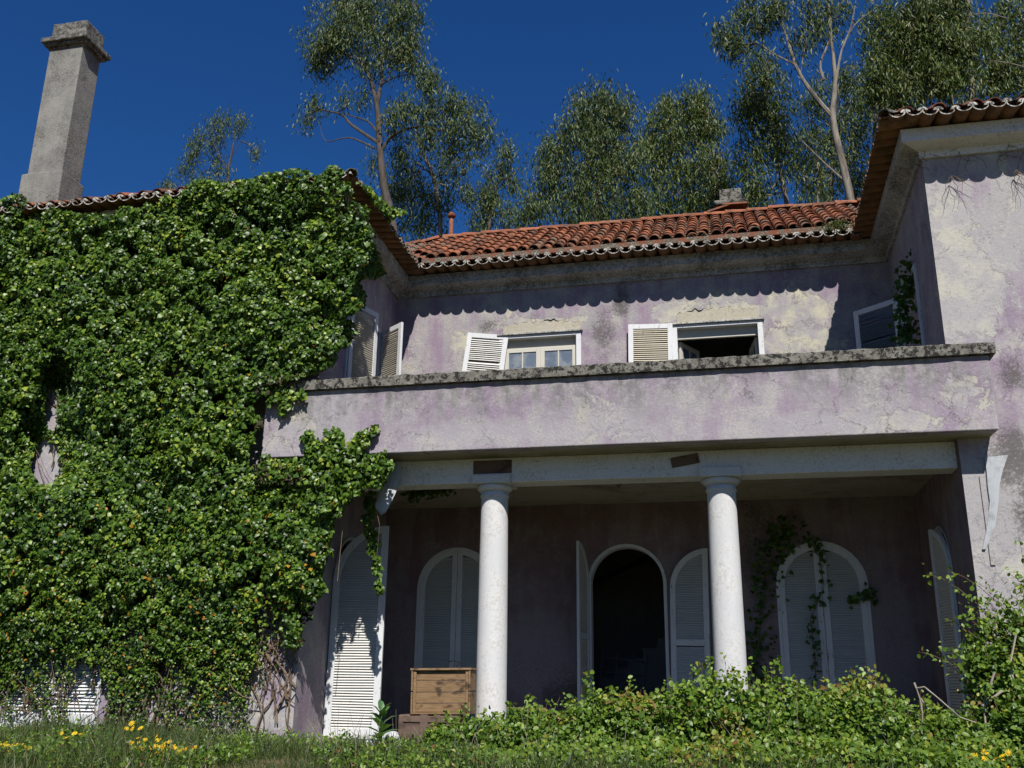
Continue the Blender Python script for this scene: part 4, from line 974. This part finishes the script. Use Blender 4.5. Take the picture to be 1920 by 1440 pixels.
# ------------------------------------------------------------------ brambles
def bramble(name, label, cx, cy, rx, ry, top, n, shoots, seed, group='brambles before the porch', size=.054, lowfrac=.0):
    r_ = np.random.default_rng(seed); base = GY-.02
    t = thing(name, label, 'bramble', (cx, cy, base), group); h = top-base
    b = MB(); CC = []; 
    def cane(p0, p3, lift, r0, nl, sp):
        p0 = np.array(p0); p3 = np.array(p3); m1 = p0+(p3-p0)*.35+np.array([0, 0, lift]); m2 = p0+(p3-p0)*.75+np.array([0, 0, lift*.9])
        u = np.linspace(0, 1, 9)[:, None]; c = (1-u)**3*p0+3*(1-u)**2*u*m1+3*(1-u)*u*u*m2+u**3*p3
        b.tube(c, [r0*(1-.7*i/8) for i in range(9)], 4)
        uu = r_.random(nl)**.7; k2 = (1-uu[:, None])**3*p0+3*(1-uu[:, None])**2*uu[:, None]*m1+3*(1-uu[:, None])*uu[:, None]**2*m2+uu[:, None]**3*p3
        CC.append(k2+r_.normal(size=(nl, 3))*sp)
    for i in range(int(10+n/450)):
        a = r_.uniform(0, 2*math.pi); q = math.sqrt(r_.random())
        cane((cx+r_.normal(0, rx*.5), cy+r_.normal(0, ry*.3), base), (cx+rx*q*math.cos(a), cy+ry*q*math.sin(a), base+h*r_.uniform(.3, .95)*(1-.5*q*q)), h*r_.uniform(.2, .6), .007, 34, .05)
    for (px, py, Y, bx) in shoots:
        e = at(px, py, Y); cane((e[0]+bx, Y+.1, base), e, max(.1, (e[2]-base)*.25), .007, 46, .035)
    for i in range(int(6+rx*ry*26)):
        a = r_.uniform(0, 2*math.pi); q = math.sqrt(r_.random())*.9; x_, y_ = cx+rx*q*math.cos(a), cy+ry*q*math.sin(a)
        z_ = base+h*math.sqrt(max(.05, 1-q**2.6))*r_.uniform(.85, 1.28)
        cane((x_+r_.normal(0, .12), y_+r_.normal(0, .1), base), (x_, y_, z_), .05, .005, 20, .03)
    # body of the mound: leaf sprays over a lumpy dome
    ns = int(n/9); a = r_.uniform(0, 2*math.pi, ns); q = np.sqrt(r_.random(ns)); X = cx+rx*q*np.cos(a); Y = cy+ry*q*np.sin(a)
    lump = .45+.72*vnoise(X*2.9+seed, Y*2.9, 4)
    zt = base+h*np.sqrt(np.clip(1-q**2.6, 0, 1))*lump*np.where(r_.random(ns) < .10, 1.16, 1.0)
    Z = base+(zt-base)*np.power(r_.random(ns), .38)
    S = np.column_stack([X, Y, Z]); CC.append(np.repeat(S, 9, 0)+r_.normal(size=(ns*9, 3))*.045)
    C = np.concatenate(CC); C = C[C[:, 2] > base]; m = len(C)
    nr = norm(np.array([.1, -.55, .85])[None]+r_.normal(size=(m, 3))*.55); ax = r_.normal(size=(m, 3))*.8+np.array([0, -.3, -.35]); s_ = r_.uniform(size*.55, size*1.25, m)
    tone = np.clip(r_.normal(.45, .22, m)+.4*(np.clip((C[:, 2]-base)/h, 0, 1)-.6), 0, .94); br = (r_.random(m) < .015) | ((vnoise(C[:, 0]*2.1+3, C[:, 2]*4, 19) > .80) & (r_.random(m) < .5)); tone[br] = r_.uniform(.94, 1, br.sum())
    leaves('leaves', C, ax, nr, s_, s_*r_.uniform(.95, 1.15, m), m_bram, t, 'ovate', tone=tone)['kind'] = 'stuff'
    b.build('canes', m_cane, t)
    return t
bramble('bramble', 'small bright bramble in front of the brown case and left column', -2.95, 11.35, .58, .45, 1.27, 3600, [(930, 1340, 11.4, 0), (800, 1390, 11.2, 0)], 41)
bramble('bramble', 'bramble mound right of the left column, before the blue chest', -2.05, 11.2, .75, .55, 1.42, 5200, [(955, 1318, 11.3, .1), (1010, 1325, 11.4, 0), (975, 1352, 11.2, 0)], 42)
bramble('bramble', 'bramble with a tall upright shoot before the open porch door', -1.2, 11.0, .8, .6, 1.56, 6200, [(1103, 1268, 11.2, 0), (1100, 1300, 11.2, .05), (1070, 1310, 11.2, 0), (1180, 1300, 11.2, 0), (1165, 1325, 11., 0)], 43)
bramble('bramble', 'thick bramble mound at the foot of the right column', -.2, 10.9, .85, .65, 1.74, 8200, [(1325, 1238, 11.1, 0), (1330, 1270, 11.2, 0), (1300, 1252, 11.1, 0), (1262, 1285, 11.1, 0), (1350, 1290, 10.9, 0), (1380, 1275, 11.2, .1)], 44)
bramble('bramble', 'bramble with long shoots before the left half of the right door', .55, 10.8, .7, .65, 1.70, 6800, [(1460, 1238, 11.1, -.1), (1440, 1262, 11.1, 0), (1425, 1285, 10.9, 0)], 45)
bramble('bramble', 'bramble mound before the right half of the right door', 1.35, 10.8, .75, .6, 1.66, 6800, [(1600, 1270, 11.1, 0), (1640, 1255, 11.2, -.1), (1570, 1285, 11, 0), (1625, 1290, 11, 0)], 46)
bramble('bramble', 'low bramble under the dead cane at the porch end', 2.1, 10.9, .65, .55, 1.38, 4200, [(1690, 1310, 11.1, 0), (1735, 1310, 11.2, 0)], 47)
bramble('bramble', 'tall arching bramble against the right wing wall', 3.15, 11.5, .8, .45, 2.8, 12500,
        [(1738, 1076, 11.6, 1.5), (1780, 1072, 11.6, 1.4), (1722, 1222, 11.4, 1.3), (1760, 1215, 11.4, 1.2), (1770, 1160, 11.5, 1.1), (1800, 1155, 11.5, 1.0), (1840, 1160, 11.5, .8), (1860, 1120, 11.7, .7), (1900, 1090, 11.6, .5), (1915, 1085, 11.6, .6), (1905, 1160, 11.4, .4), (1830, 1250, 11.3, .6), (1870, 1200, 11.3, .5), (1890, 1075, 11.7, .8)], 48)
bramble('bramble', 'leafy bramble filling the right edge under the arching canes', 3.1, 10.7, .7, .5, 1.75, 8000, [(1850, 1290, 10.8, .2), (1900, 1230, 10.8, 0), (1820, 1320, 10.7, .1)], 52)
bramble('bramble', 'lowest bramble at the bottom edge below the right door', 1.25, 9.35, .95, .35, 1.14, 4200, [], 53)
bramble('bramble', 'lowest bramble at the bottom edge below the right column', -.35, 9.35, .9, .35, 1.10, 4000, [], 54)
bramble('bramble', 'straggling low bramble at the bottom edge below the left column', -1.75, 9.6, .8, .4, 1.06, 3200, [], 55)
bramble('bramble', 'bramble among the yellow daisies in the right foreground', 2.35, 10.0, .8, .5, 1.16, 4200, [], 49)
bramble('bramble', 'low bramble spreading in the middle foreground', .6, 10.0, 1.0, .4, 1.18, 4200, [], 50)
bramble('bramble', 'low bramble in the foreground before the right column', -.9, 10.05, .8, .4, 1.12, 3000, [], 51)
# dead canes
b = MB()
for pp_ in ([(1725, 1420), (1728, 1390), (1730, 1340), (1725, 1310), (1718, 1290), (1733, 1288), (1760, 1310), (1800, 1345), (1830, 1355)], [(1725, 1400), (1708, 1425)], [(1718, 1290), (1714, 1280)], [(1726, 1310), (1740, 1330)]):
    b.tube([P(x, y, 10.6) for x, y in pp_], [.012-.0008*i for i in range(len(pp_))], 5)
tag(b.build('dead_cane', m_dead, origin=P(1725, 1420, 10.6)), 'bleached dead cane bent over above the low brambles', 'cane')
b = MB()
for pp_ in ([(1895, 1440), (1898, 1390), (1905, 1330), (1912, 1310), (1925, 1300)], [(1912, 1310), (1900, 1280), (1895, 1240), (1905, 1190)], [(1840, 1330), (1860, 1310), (1880, 1295)], [(1840, 1330), (1855, 1290), (1865, 1260)], [(1850, 1380), (1845, 1330), (1860, 1280)]):
    b.tube([P(x, y, 10.9) for x, y in pp_], [.013-.001*i for i in range(len(pp_))], 5)
tag(b.build('dead_cane', m_dead, origin=P(1895, 1440, 10.9)), 'forked grey canes standing at the right edge', 'cane')

b = MB()
for i in range(120):
    x_, y_ = random.uniform(-6.0, 3.6), random.uniform(9.3, 11.8); z_ = float(gz(y_)); h_ = random.uniform(.15, .55); lx, ly = random.gauss(0, .12), random.gauss(0, .08)
    b.tube([(x_, y_, z_-.03), (x_+lx*.4, y_+ly*.4, z_+h_*.55), (x_+lx, y_+ly, z_+h_)], [.004, .003, .0015], 3)
o = tag(b.build('dry_stalks', m_dead), 'dry pale stalks standing among weeds and brambles', 'stalks'); o['kind'] = 'stuff'
# ------------------------------------------------------------------ big-leaved plant, grass, flowers
bp = thing('broad_leaf_plant', 'broad-leaved green plant beside the tall sunlit shutter', 'plant', (-4.12, 11.6, GY))
b = MB(); b.tube([(-4.12, 11.6, GY), (-4.11, 11.6, 1.15), (-4.12, 11.58, 1.30)], [.02, .016, .008], 6); b.build('stem', m_bram, bp)
for i in range(15):
    a = i*2.4; z = GY+.10+.36*i/15; el = .25+.9*i/15
    d = np.array([[math.cos(a)*math.cos(el), math.sin(a)*math.cos(el)*.8, math.sin(el)]]); L = np.array([.27-.006*i])
    nr = np.array([[-math.cos(a)*math.sin(el), -math.sin(a)*math.sin(el), math.cos(el)]])
    leaves('leaf', np.array([[-4.12, 11.6, z]]), d, nr, L, L*.52, m_big, bp, 'long', smooth=True)
def grass(name, N, x0, x1, y0, y1, h0, h1, seed, tone_c=.45):
    r_ = np.random.default_rng(seed); X = r_.uniform(x0, x1, N); Y = r_.uniform(y0, y1, N)
    k_ = r_.random(N) < .25+vnoise(X*1.4, Y*1.4, seed)*1.1; X, Y = X[k_], Y[k_]; n = len(X)
    C = np.column_stack([X, Y, gz(Y)-.02]); ax = norm(np.column_stack([r_.normal(0, .38, n), r_.normal(0, .38, n), np.ones(n)])); L = r_.uniform(h0, h1, n)*(.25+1.2*vnoise(X*1.6, Y*1.6, seed+3)**1.6)
    o = leaves(name, C, ax, norm(r_.normal(size=(n, 3))), L, r_.uniform(.006, .013, n), m_grass, None, 'blade', tone=np.clip(r_.normal(tone_c, .27, n), 0, 1)); o['kind'] = 'stuff'
    o['label'] = 'rough grass and weeds before the house'; o['category'] = 'grass'; return o
grass('grass', 62000, -11.0, 4.0, 8.0, 12.3, .07, .34, 61)
def weeds(N, x0, x1, y0, y1, seed):
    r_ = np.random.default_rng(seed); ns = N//8; X = r_.uniform(x0, x1, ns); Y = r_.uniform(y0, y1, ns); k_ = vnoise(X*1.2, Y*1.2, seed) > .42; X, Y = X[k_], Y[k_]
    S = np.column_stack([X, Y, gz(Y)+r_.uniform(.01, .06, len(X))+.24*vnoise(X*2.2, Y*2.2, seed+1)**2*r_.random(len(X))]); C = np.repeat(S, 8, 0)+r_.normal(size=(len(X)*8, 3))*np.array([.05, .05, .035]); n = len(C)
    s_ = r_.uniform(.025, .06, n); o = leaves('weeds', C, r_.normal(size=(n, 3))+np.array([0, 0, .3]), norm(np.array([0, -.5, .8])+r_.normal(size=(n, 3))*.5), s_, s_*.8, m_bram, None, 'ovate', tone=np.clip(r_.normal(.45, .25, n), 0, 1))
    o['kind'] = 'stuff'; o['label'] = 'low leafy weeds in the grass strip'; o['category'] = 'weeds'
weeds(52000, -11.0, 3.0, 8.2, 12.25, 71)
# daisies
def petal_mesh():
    b = MB(); n = 10
    for i in range(n):
        a = 2*math.pi*i/n; a0, a1 = a-.24, a+.24
        b.quad((.007*math.cos(a), .007*math.sin(a), 0), (.02*math.cos(a0), .02*math.sin(a0), .004), (.030*math.cos(a), .030*math.sin(a), .002), (.02*math.cos(a1), .02*math.sin(a1), .004))
    b.lathe([(.011, -.002), (.010, .004), (.005, .007)], 0, 0, 8, 1)
    me = bpy.data.meshes.new('flower_head'); me.from_pydata(b.v, [], b.f); me.materials.append(m_petal); me.materials.append(m_pcore); me.polygons.foreach_set('material_index', b.m)
    a_ = me.attributes.new('tone', 'FLOAT', 'POINT'); a_.data.foreach_set('value', [random.random() for _ in b.v]); me.update(); return me
k = NT('daisy_centre'); m_pcore = k.done((.62, .30, .01), .8)
me_fl = petal_mesh()
def daisies(label, pts, Y0_, Y1_, seed):
    r_ = random.Random(seed); c = at(pts[0][0], pts[0][1], Y0_); t = thing('daisy_clump', label, 'flowers', (c[0], c[1], float(gz(c[1]))), 'clumps of yellow daisies')
    b = MB(); LC = []
    for (px, py, n, sx, sy) in pts:
        for _ in range(n):
            Y = r_.uniform(Y0_, Y1_); p = at(px+r_.gauss(0, sx), py+r_.gauss(0, sy), Y); g0 = float(gz(Y))
            if p[2] < g0+.05: p[2] = g0+.05+r_.random()*.08
            rt = (p[0]+r_.gauss(0, .05), p[1]+r_.gauss(0, .05), g0-.02)
            b.tube([rt, ((rt[0]+p[0])/2+r_.gauss(0, .01), (rt[1]+p[1])/2, (rt[2]+p[2])/2), tuple(p)], .0025, 3)
            Tm = Matrix.Translation(Vector(p)) @ Matrix.Rotation(r_.gauss(.75, .35), 4, 'X') @ Matrix.Rotation(r_.gauss(0, .3), 4, 'Y') @ Matrix.Scale(r_.uniform(.8, 1.25), 4)
            inst('flower_head', me_fl, t, Tm)
            for q in range(7):
                u = r_.random(); LC.append((rt[0]+(p[0]-rt[0])*u+r_.gauss(0, .03), rt[1]+(p[1]-rt[1])*u+r_.gauss(0, .03), rt[2]+(p[2]-rt[2])*u*.9))
    b.build('stalks', m_bram, t); C = np.array(LC); n = len(C); s_ = rng.uniform(.03, .06, n)
    leaves('leaves', C, rdir(n)+np.array([0, 0, .3]), norm(np.array([0, -.5, .8])+rng.normal(size=(n, 3))*.5), s_, s_*.35, m_grass, t, 'ovate', tone=np.clip(rng.normal(.3, .2, n), 0, .7))['kind'] = 'stuff'
daisies('thick clump of yellow daisies in the grass below the ivy', [(300, 1412, 60, 32, 14), (245, 1365, 4, 8, 4), (255, 1400, 8, 14, 12), (345, 1420, 10, 10, 8)], 8.9, 9.5, 81)
daisies('scattered yellow daisies at the left edge of the grass', [(35, 1422, 14, 22, 9), (55, 1408, 4, 8, 5), (100, 1420, 4, 10, 6), (140, 1378, 5, 20, 4)], 8.9, 9.6, 82)
daisies('yellow daisies at the right edge among brambles', [(1848, 1415, 7, 9, 6), (1890, 1420, 4, 12, 5), (1825, 1422, 3, 8, 4), (1745, 1428, 2, 6, 3), (1870, 1432, 4, 14, 4)], 9.5, 9.9, 83)
daisies('two lone yellow daisies at the bottom among low brambles', [(1073, 1432, 1, 2, 2), (1315, 1436, 1, 2, 2)], 9.55, 9.75, 84)

# ------------------------------------------------------------------ eucalyptus trees
def tree(label, Y, trunk, limbs, clusters, bark, lmat, seed, leafn=1.0, L0=.17, spread=1.0):
    """trunk/limbs: lists of (px, py, radius m[, dY]); clusters: (px, py, rx, ry, leaves[, dY])"""
    r_ = np.random.default_rng(seed); random.seed(seed)
    def q(a): return at(a[0], a[1], Y+(a[3] if len(a) > 3 else 0.0))
    tp = [q(a) for a in trunk]; base = tp[0].copy(); 
    dd = (tp[0]-tp[1])/max(.3, tp[1][2]-tp[0][2]); hh_ = tp[0][2]-GY
    tp = [tp[0]+np.array([dd[0]*hh_*.45, 0, -hh_-.1]), tp[0]+np.array([dd[0]*hh_*.3, 0, -hh_*.5])]+tp
    t = thing('eucalyptus_tree', label, 'tree', tuple(tp[0]), 'eucalyptus trees behind the house')
    def smooth(pts, rad):
        P_ = np.array(pts); out = []; ro = []
        for i in range(len(P_)-1):
            p0, p1, p2, p3 = P_[max(i-1, 0)], P_[i], P_[i+1], P_[min(i+2, len(P_)-1)]
            for u in (0, .25, .5, .75):
                out.append(.5*((2*p1)+(-p0+p2)*u+(2*p0-5*p1+4*p2-p3)*u*u+(-p0+3*p1-3*p2+p3)*u**3)); ro.append(rad[i]*(1-u)+rad[i+1]*u)
        out.append(P_[-1]); ro.append(rad[-1]); return out, ro
    b = MB(); rad = [trunk[0][2]*1.3, trunk[0][2]*1.12]+[a[2] for a in trunk]; pts, rr = smooth(tp, rad); b.tube(pts, rr, 9); b.build('trunk', bark, t, smooth=True)
    allp = list(pts[4:])
    b = MB()
    for lm in limbs:
        P_ = [q(a) for a in lm]; pts, rr = smooth(P_, [a[2] for a in lm]); b.tube(pts, rr, 6); allp += pts
    A = np.array(allp); CC = []; AX = []
    for c in clusters:
        px, py, rx, ry, n = c[:5]; dY = c[5] if len(c) > 5 else 0.0
        ce = at(px, py, Y+dY); ex = np.linalg.norm(at(px+rx, py, Y+dY)-ce); ez = np.linalg.norm(at(px, py+ry, Y+dY)-ce); ey = .5*(ex+ez)*.9
        ns = max(5, int(n*leafn*1.3/46)); d = norm(r_.normal(size=(ns, 3))); rad_ = np.power(r_.random(ns), .45)*(.68+.55*r_.random(ns))
        S = ce+d*rad_[:, None]*np.array([ex, ey, ez])
        # twigs towards the nearest limb
        i0 = np.argmin(np.linalg.norm(A-ce, axis=1)); hub = ce*.75+A[i0]*.25
        if np.linalg.norm(A[i0]-hub) > .25: b.tube([tuple(A[i0]), tuple((A[i0]+hub)/2+r_.normal(size=3)*.1), tuple(hub)], [.03, .022, .016], 4, cap=False)
        for j in range(0, ns, 5):
            m_ = (hub+S[j])/2+np.array([0, 0, .12]); b.tube([tuple(hub), tuple(m_), tuple(S[j])], [.013, .009, .004], 3, cap=False)
        reps = r_.integers(26, 68, ns); SS = np.repeat(S, reps, 0); m = len(SS)
        CC.append(SS+r_.normal(size=(m, 3))*np.array([.16, .16, .25])*spread-np.array([0, 0, .1]))
        AX.append(np.column_stack([r_.normal(0, .42, m), r_.normal(0, .42, m), -np.ones(m)*.85]))
    C = np.concatenate(CC); ax = np.concatenate(AX); m = len(C)
    leaves('crown', C, ax, norm(r_.normal(size=(m, 3))+np.array([.25, -.75, .45])*.55), r_.uniform(L0*.65, L0*1.4, m), r_.uniform(.026, .047, m)*(L0/.17), lmat, t, 'sickle', tone=np.clip(r_.normal(.45, .25, m), 0, 1))['kind'] = 'stuff'
    b.build('branches', bark, t)['kind'] = 'stuff'
    return t
tree('tall open eucalyptus with forked dark trunk against the sky', 26, [(740, 455, .145), (720, 350, .125), (712, 275, .105), (707, 200, .085), (692, 140, .06), (672, 105, .05)],
     [[(712, 270, .06), (660, 235, .045), (640, 215, .035), (600, 205, .02)], [(708, 250, .04), (690, 228, .03), (650, 215, .015)], [(702, 278, .035), (655, 258, .025), (612, 265, .015), (600, 235, .008)],
      [(716, 282, .06), (735, 255, .05), (770, 240, .04), (800, 238, .035), (845, 250, .02)], [(707, 195, .08), (715, 150, .06), (720, 90, .04), (730, 30, .02)], [(692, 140, .05), (660, 108, .035), (610, 92, .02)], [(712, 160, .035), (740, 145, .025), (775, 138, .012)], [(690, 140, .04), (680, 70, .03), (660, 20, .015)]],
     [(680, 40, 70, 55, 1900), (760, 40, 42, 55, 1200), (620, 70, 55, 45, 1300), (600, 105, 42, 30, 700), (720, 95, 60, 42, 1100), (770, 95, 34, 40, 600), (660, 0, 70, 35, 900), (740, -10, 60, 30, 700), (800, 145, 24, 30, 420), (690, 120, 25, 20, 180),
      (578, 215, 18, 26, 160), (590, 190, 12, 12, 50), (650, 185, 22, 16, 100), (680, 175, 18, 20, 90), (775, 205, 55, 34, 750), (840, 200, 55, 34, 900), (895, 235, 36, 40, 650), (855, 250, 60, 30, 700), (800, 245, 40, 30, 380), (735, 225, 22, 30, 200), (702, 300, 18, 26, 140)], m_bark2, m_euc, 101, 1.35)
tree('bushy eucalyptus below the tall open one, over the flue pipe', 28, [(826, 455, .08), (824, 395, .07), (812, 330, .06), (795, 290, .05), (780, 240, .03)],
     [[(812, 335, .035), (850, 315, .025), (885, 295, .015)], [(824, 345, .03), (790, 310, .025), (755, 290, .015)]],
     [(770, 340, 42, 60, 1000), (740, 380, 34, 50, 700), (810, 380, 40, 40, 650), (760, 290, 36, 34, 480), (840, 310, 40, 34, 480), (790, 420, 55, 26, 500), (880, 290, 26, 20, 200), (845, 345, 26, 36, 260)], m_bark, m_euc, 102, 1.2)
tree('slim eucalyptus rising over the middle of the red roof', 29, [(915, 445, .07), (925, 380, .06), (938, 320, .045), (950, 280, .02)], [[(925, 370, .025), (890, 350, .012)]],
     [(948, 275, 22, 24, 260), (940, 315, 36, 30, 480), (925, 365, 40, 32, 560), (900, 385, 34, 34, 420), (950, 400, 34, 34, 420), (880, 350, 18, 16, 100), (905, 425, 40, 16, 240), (968, 340, 16, 22, 120)], m_bark2, m_euc, 103, 1.25)
tree('small round-topped eucalyptus above the ivy-topped eave', 33, [(425, 370, .06), (428, 320, .05), (437, 275, .035), (440, 245, .015)], [[(428, 320, .03), (405, 280, .02), (395, 250, .01)], [(430, 300, .02), (452, 265, .01)]],
     [(400, 235, 28, 22, 420), (440, 232, 24, 20, 300), (375, 265, 22, 18, 260), (365, 295, 20, 20, 220), (400, 275, 22, 22, 180), (385, 325, 30, 18, 240), (425, 320, 26, 14, 160), (480, 280, 4, 5, 10), (345, 315, 8, 8, 30)], m_bark2, m_euc, 104, 1.25)
tree('tiny treetop showing just above the left eave tiles', 34, [(314, 380, .04), (315, 350, .02)], [], [(316, 345, 12, 10, 90), (308, 355, 9, 7, 40)], m_bark2, m_euc, 105, 1.2)
tree('broad dense eucalyptus left of the small roof chimney', 27, [(1118, 440, .12), (1122, 350, .10), (1130, 260, .07), (1140, 200, .04)], [[(1122, 340, .05), (1070, 300, .03), (1045, 260, .015)], [(1125, 300, .05), (1165, 270, .03), (1185, 230, .015)], [(1120, 380, .04), (1050, 370, .03), (1015, 350, .015)]],
     [(1120, 195, 55, 38, 1300), (1160, 215, 44, 44, 1000), (1085, 240, 46, 44, 1100), (1050, 275, 44, 40, 900), (1130, 275, 62, 50, 1700), (1030, 330, 46, 44, 900), (1090, 335, 62, 52, 1500), (1165, 330, 55, 55, 1500), (1005, 375, 34, 38, 560), (1060, 395, 62, 34, 900), (1140, 395, 62, 32, 900), (1200, 380, 46, 36, 700), (990, 405, 26, 26, 280)], m_bark2, m_euc, 106, 1.3)
tree('dense eucalyptus with thin pale stem behind the small roof chimney', 28, [(1345, 430, .08), (1340, 350, .07), (1335, 270, .05), (1325, 200, .03)], [[(1340, 340, .03), (1290, 300, .02), (1260, 260, .012)], [(1338, 310, .03), (1355, 280, .015)]],
     [(1250, 200, 40, 34, 800), (1310, 195, 42, 34, 900), (1335, 235, 30, 50, 700), (1270, 250, 62, 46, 1600), (1230, 310, 48, 55, 1200), (1300, 315, 60, 50, 1500), (1350, 310, 30, 60, 700), (1250, 375, 62, 32, 1000), (1320, 375, 48, 32, 800), (1365, 370, 26, 34, 400), (1215, 250, 26, 40, 450)], m_bark, m_euc2, 107, 1.3)
tree('slender eucalyptus with bare leaning stem right of the small chimney', 26, [(1478, 400, .07), (1465, 330, .065), (1450, 260, .055), (1436, 190, .035), (1428, 140, .02)], [[(1455, 280, .03), (1490, 250, .02)], [(1462, 320, .02), (1430, 300, .012)]],
     [(1425, 135, 38, 26, 620), (1410, 175, 34, 34, 620), (1455, 165, 26, 34, 420), (1440, 220, 44, 38, 760), (1400, 210, 26, 34, 380), (1465, 255, 40, 34, 520), (1420, 275, 44, 34, 500), (1400, 320, 36, 44, 520), (1440, 340, 40, 40, 480), (1485, 300, 26, 40, 320), (1400, 370, 30, 30, 320)], m_bark, m_euc2, 108, 1.25)
tree('tall pale-trunked eucalyptus forking against the sky by the right wing', 24, [(1603, 420, .105), (1583, 320, .10), (1562, 225, .085), (1566, 150, .058), (1557, 60, .042), (1553, -20, .03)],
     [[(1560, 218, .062), (1520, 170, .052), (1493, 125, .044), (1475, 70, .036), (1456, 10, .024)], [(1493, 122, .03), (1455, 103, .022), (1420, 80, .012)], [(1568, 150, .036), (1578, 95, .028), (1600, 50, .02), (1635, 20, .01)], [(1545, 150, .04), (1538, 120, .035), (1555, 75, .03), (1558, 30, .02)], [(1578, 95, .025), (1595, 50, .02), (1605, 0, .01)], [(1500, 140, .02), (1510, 80, .014), (1512, 30, .008)], [(1590, 345, .03), (1540, 300, .02), (1500, 260, .01)]],
     [(1400, 15, 34, 22, 420), (1370, 65, 24, 22, 300), (1385, 88, 22, 12, 140), (1430, 35, 26, 20, 260), (1460, 5, 30, 22, 340), (1490, 60, 16, 26, 110), (1515, 70, 14, 30, 110), (1530, 10, 34, 24, 340), (1560, 30, 20, 20, 130), (1430, 95, 20, 10, 60), (1585, 5, 26, 16, 160), (1350, 60, 10, 12, 60), (1540, 55, 14, 30, 90)], m_bark, m_euc, 109, 1.3, .18)
tree('shadowy eucalyptus behind the pale forked trunk', 29, [(1558, 420, .07), (1560, 320, .06), (1562, 240, .04)], [[(1560, 310, .03), (1590, 280, .02)], [(1560, 330, .03), (1520, 300, .02)]],
     [(1530, 190, 42, 44, 800), (1600, 180, 36, 48, 700), (1580, 250, 48, 48, 900), (1520, 260, 40, 44, 700), (1610, 270, 30, 55, 600), (1560, 320, 60, 40, 800), (1530, 365, 36, 26, 340), (1610, 340, 26, 40, 400), (1585, 130, 30, 30, 300), (1505, 330, 20, 44, 260), (1625, 200, 20, 60, 400)], m_bark2, m_euc, 110, 1.2)
tree('great dark eucalyptus filling the sky above the right wing eave', 25, [(1825, 230, .07), (1822, 120, .065), (1815, 50, .055), (1817, -30, .04)], [[(1815, 30, .03), (1850, 25, .022), (1890, 35, .015)], [(1820, 120, .025), (1870, 115, .02), (1920, 125, .012)], [(1820, 140, .02), (1785, 160, .01)]],
     [(1720, 30, 62, 50, 1700), (1780, 10, 60, 44, 1400), (1690, 85, 55, 44, 1300), (1650, 130, 44, 40, 900), (1750, 90, 62, 44, 1700), (1720, 145, 60, 40, 1300), (1800, 90, 50, 44, 1200), (1790, 150, 55, 34, 1000), (1665, 30, 40, 44, 800), (1680, 180, 44, 26, 600), (1840, 60, 30, 40, 500), (1640, 175, 30, 30, 420), (1630, 70, 26, 36, 350)], m_bark, m_euc2, 111, 1.35)
tree('eucalyptus at the far right edge above the tiled eave', 27, [(1787, 230, .05), (1785, 130, .045), (1786, 60, .03)], [[(1786, 100, .02), (1860, 60, .015), (1900, 30, .01)]],
     [(1870, 60, 44, 40, 800), (1900, 110, 44, 40, 900), (1860, 130, 44, 40, 800), (1930, 40, 40, 40, 600), (1900, 10, 44, 22, 440), (1930, 150, 40, 34, 600), (1850, 165, 50, 22, 500), (1960, 90, 40, 50, 500)], m_bark, m_euc2, 112, 1.25)
for i, (bx, by, tx, ty) in enumerate(((1535, 410, 1528, 270), (1640, 240, 1655, 100), (1720, 220, 1712, 60))):
    lab = ['bare thin sapling stem left of the pale forked trunk', 'thin sapling close beside the right wing eave corner', 'thin straight sapling inside the great dark crown'][i]
    tree(lab, 26.5+i*.7, [(bx, by, .045), ((bx+tx)/2+3, (by+ty)/2, .04), (tx, ty, .02)], [], [(tx, ty+10, 24, 34, 260), (tx+12, ty+50, 20, 30, 160), (tx-14, ty+70, 18, 26, 130)], m_bark, m_euc2, 120+i)
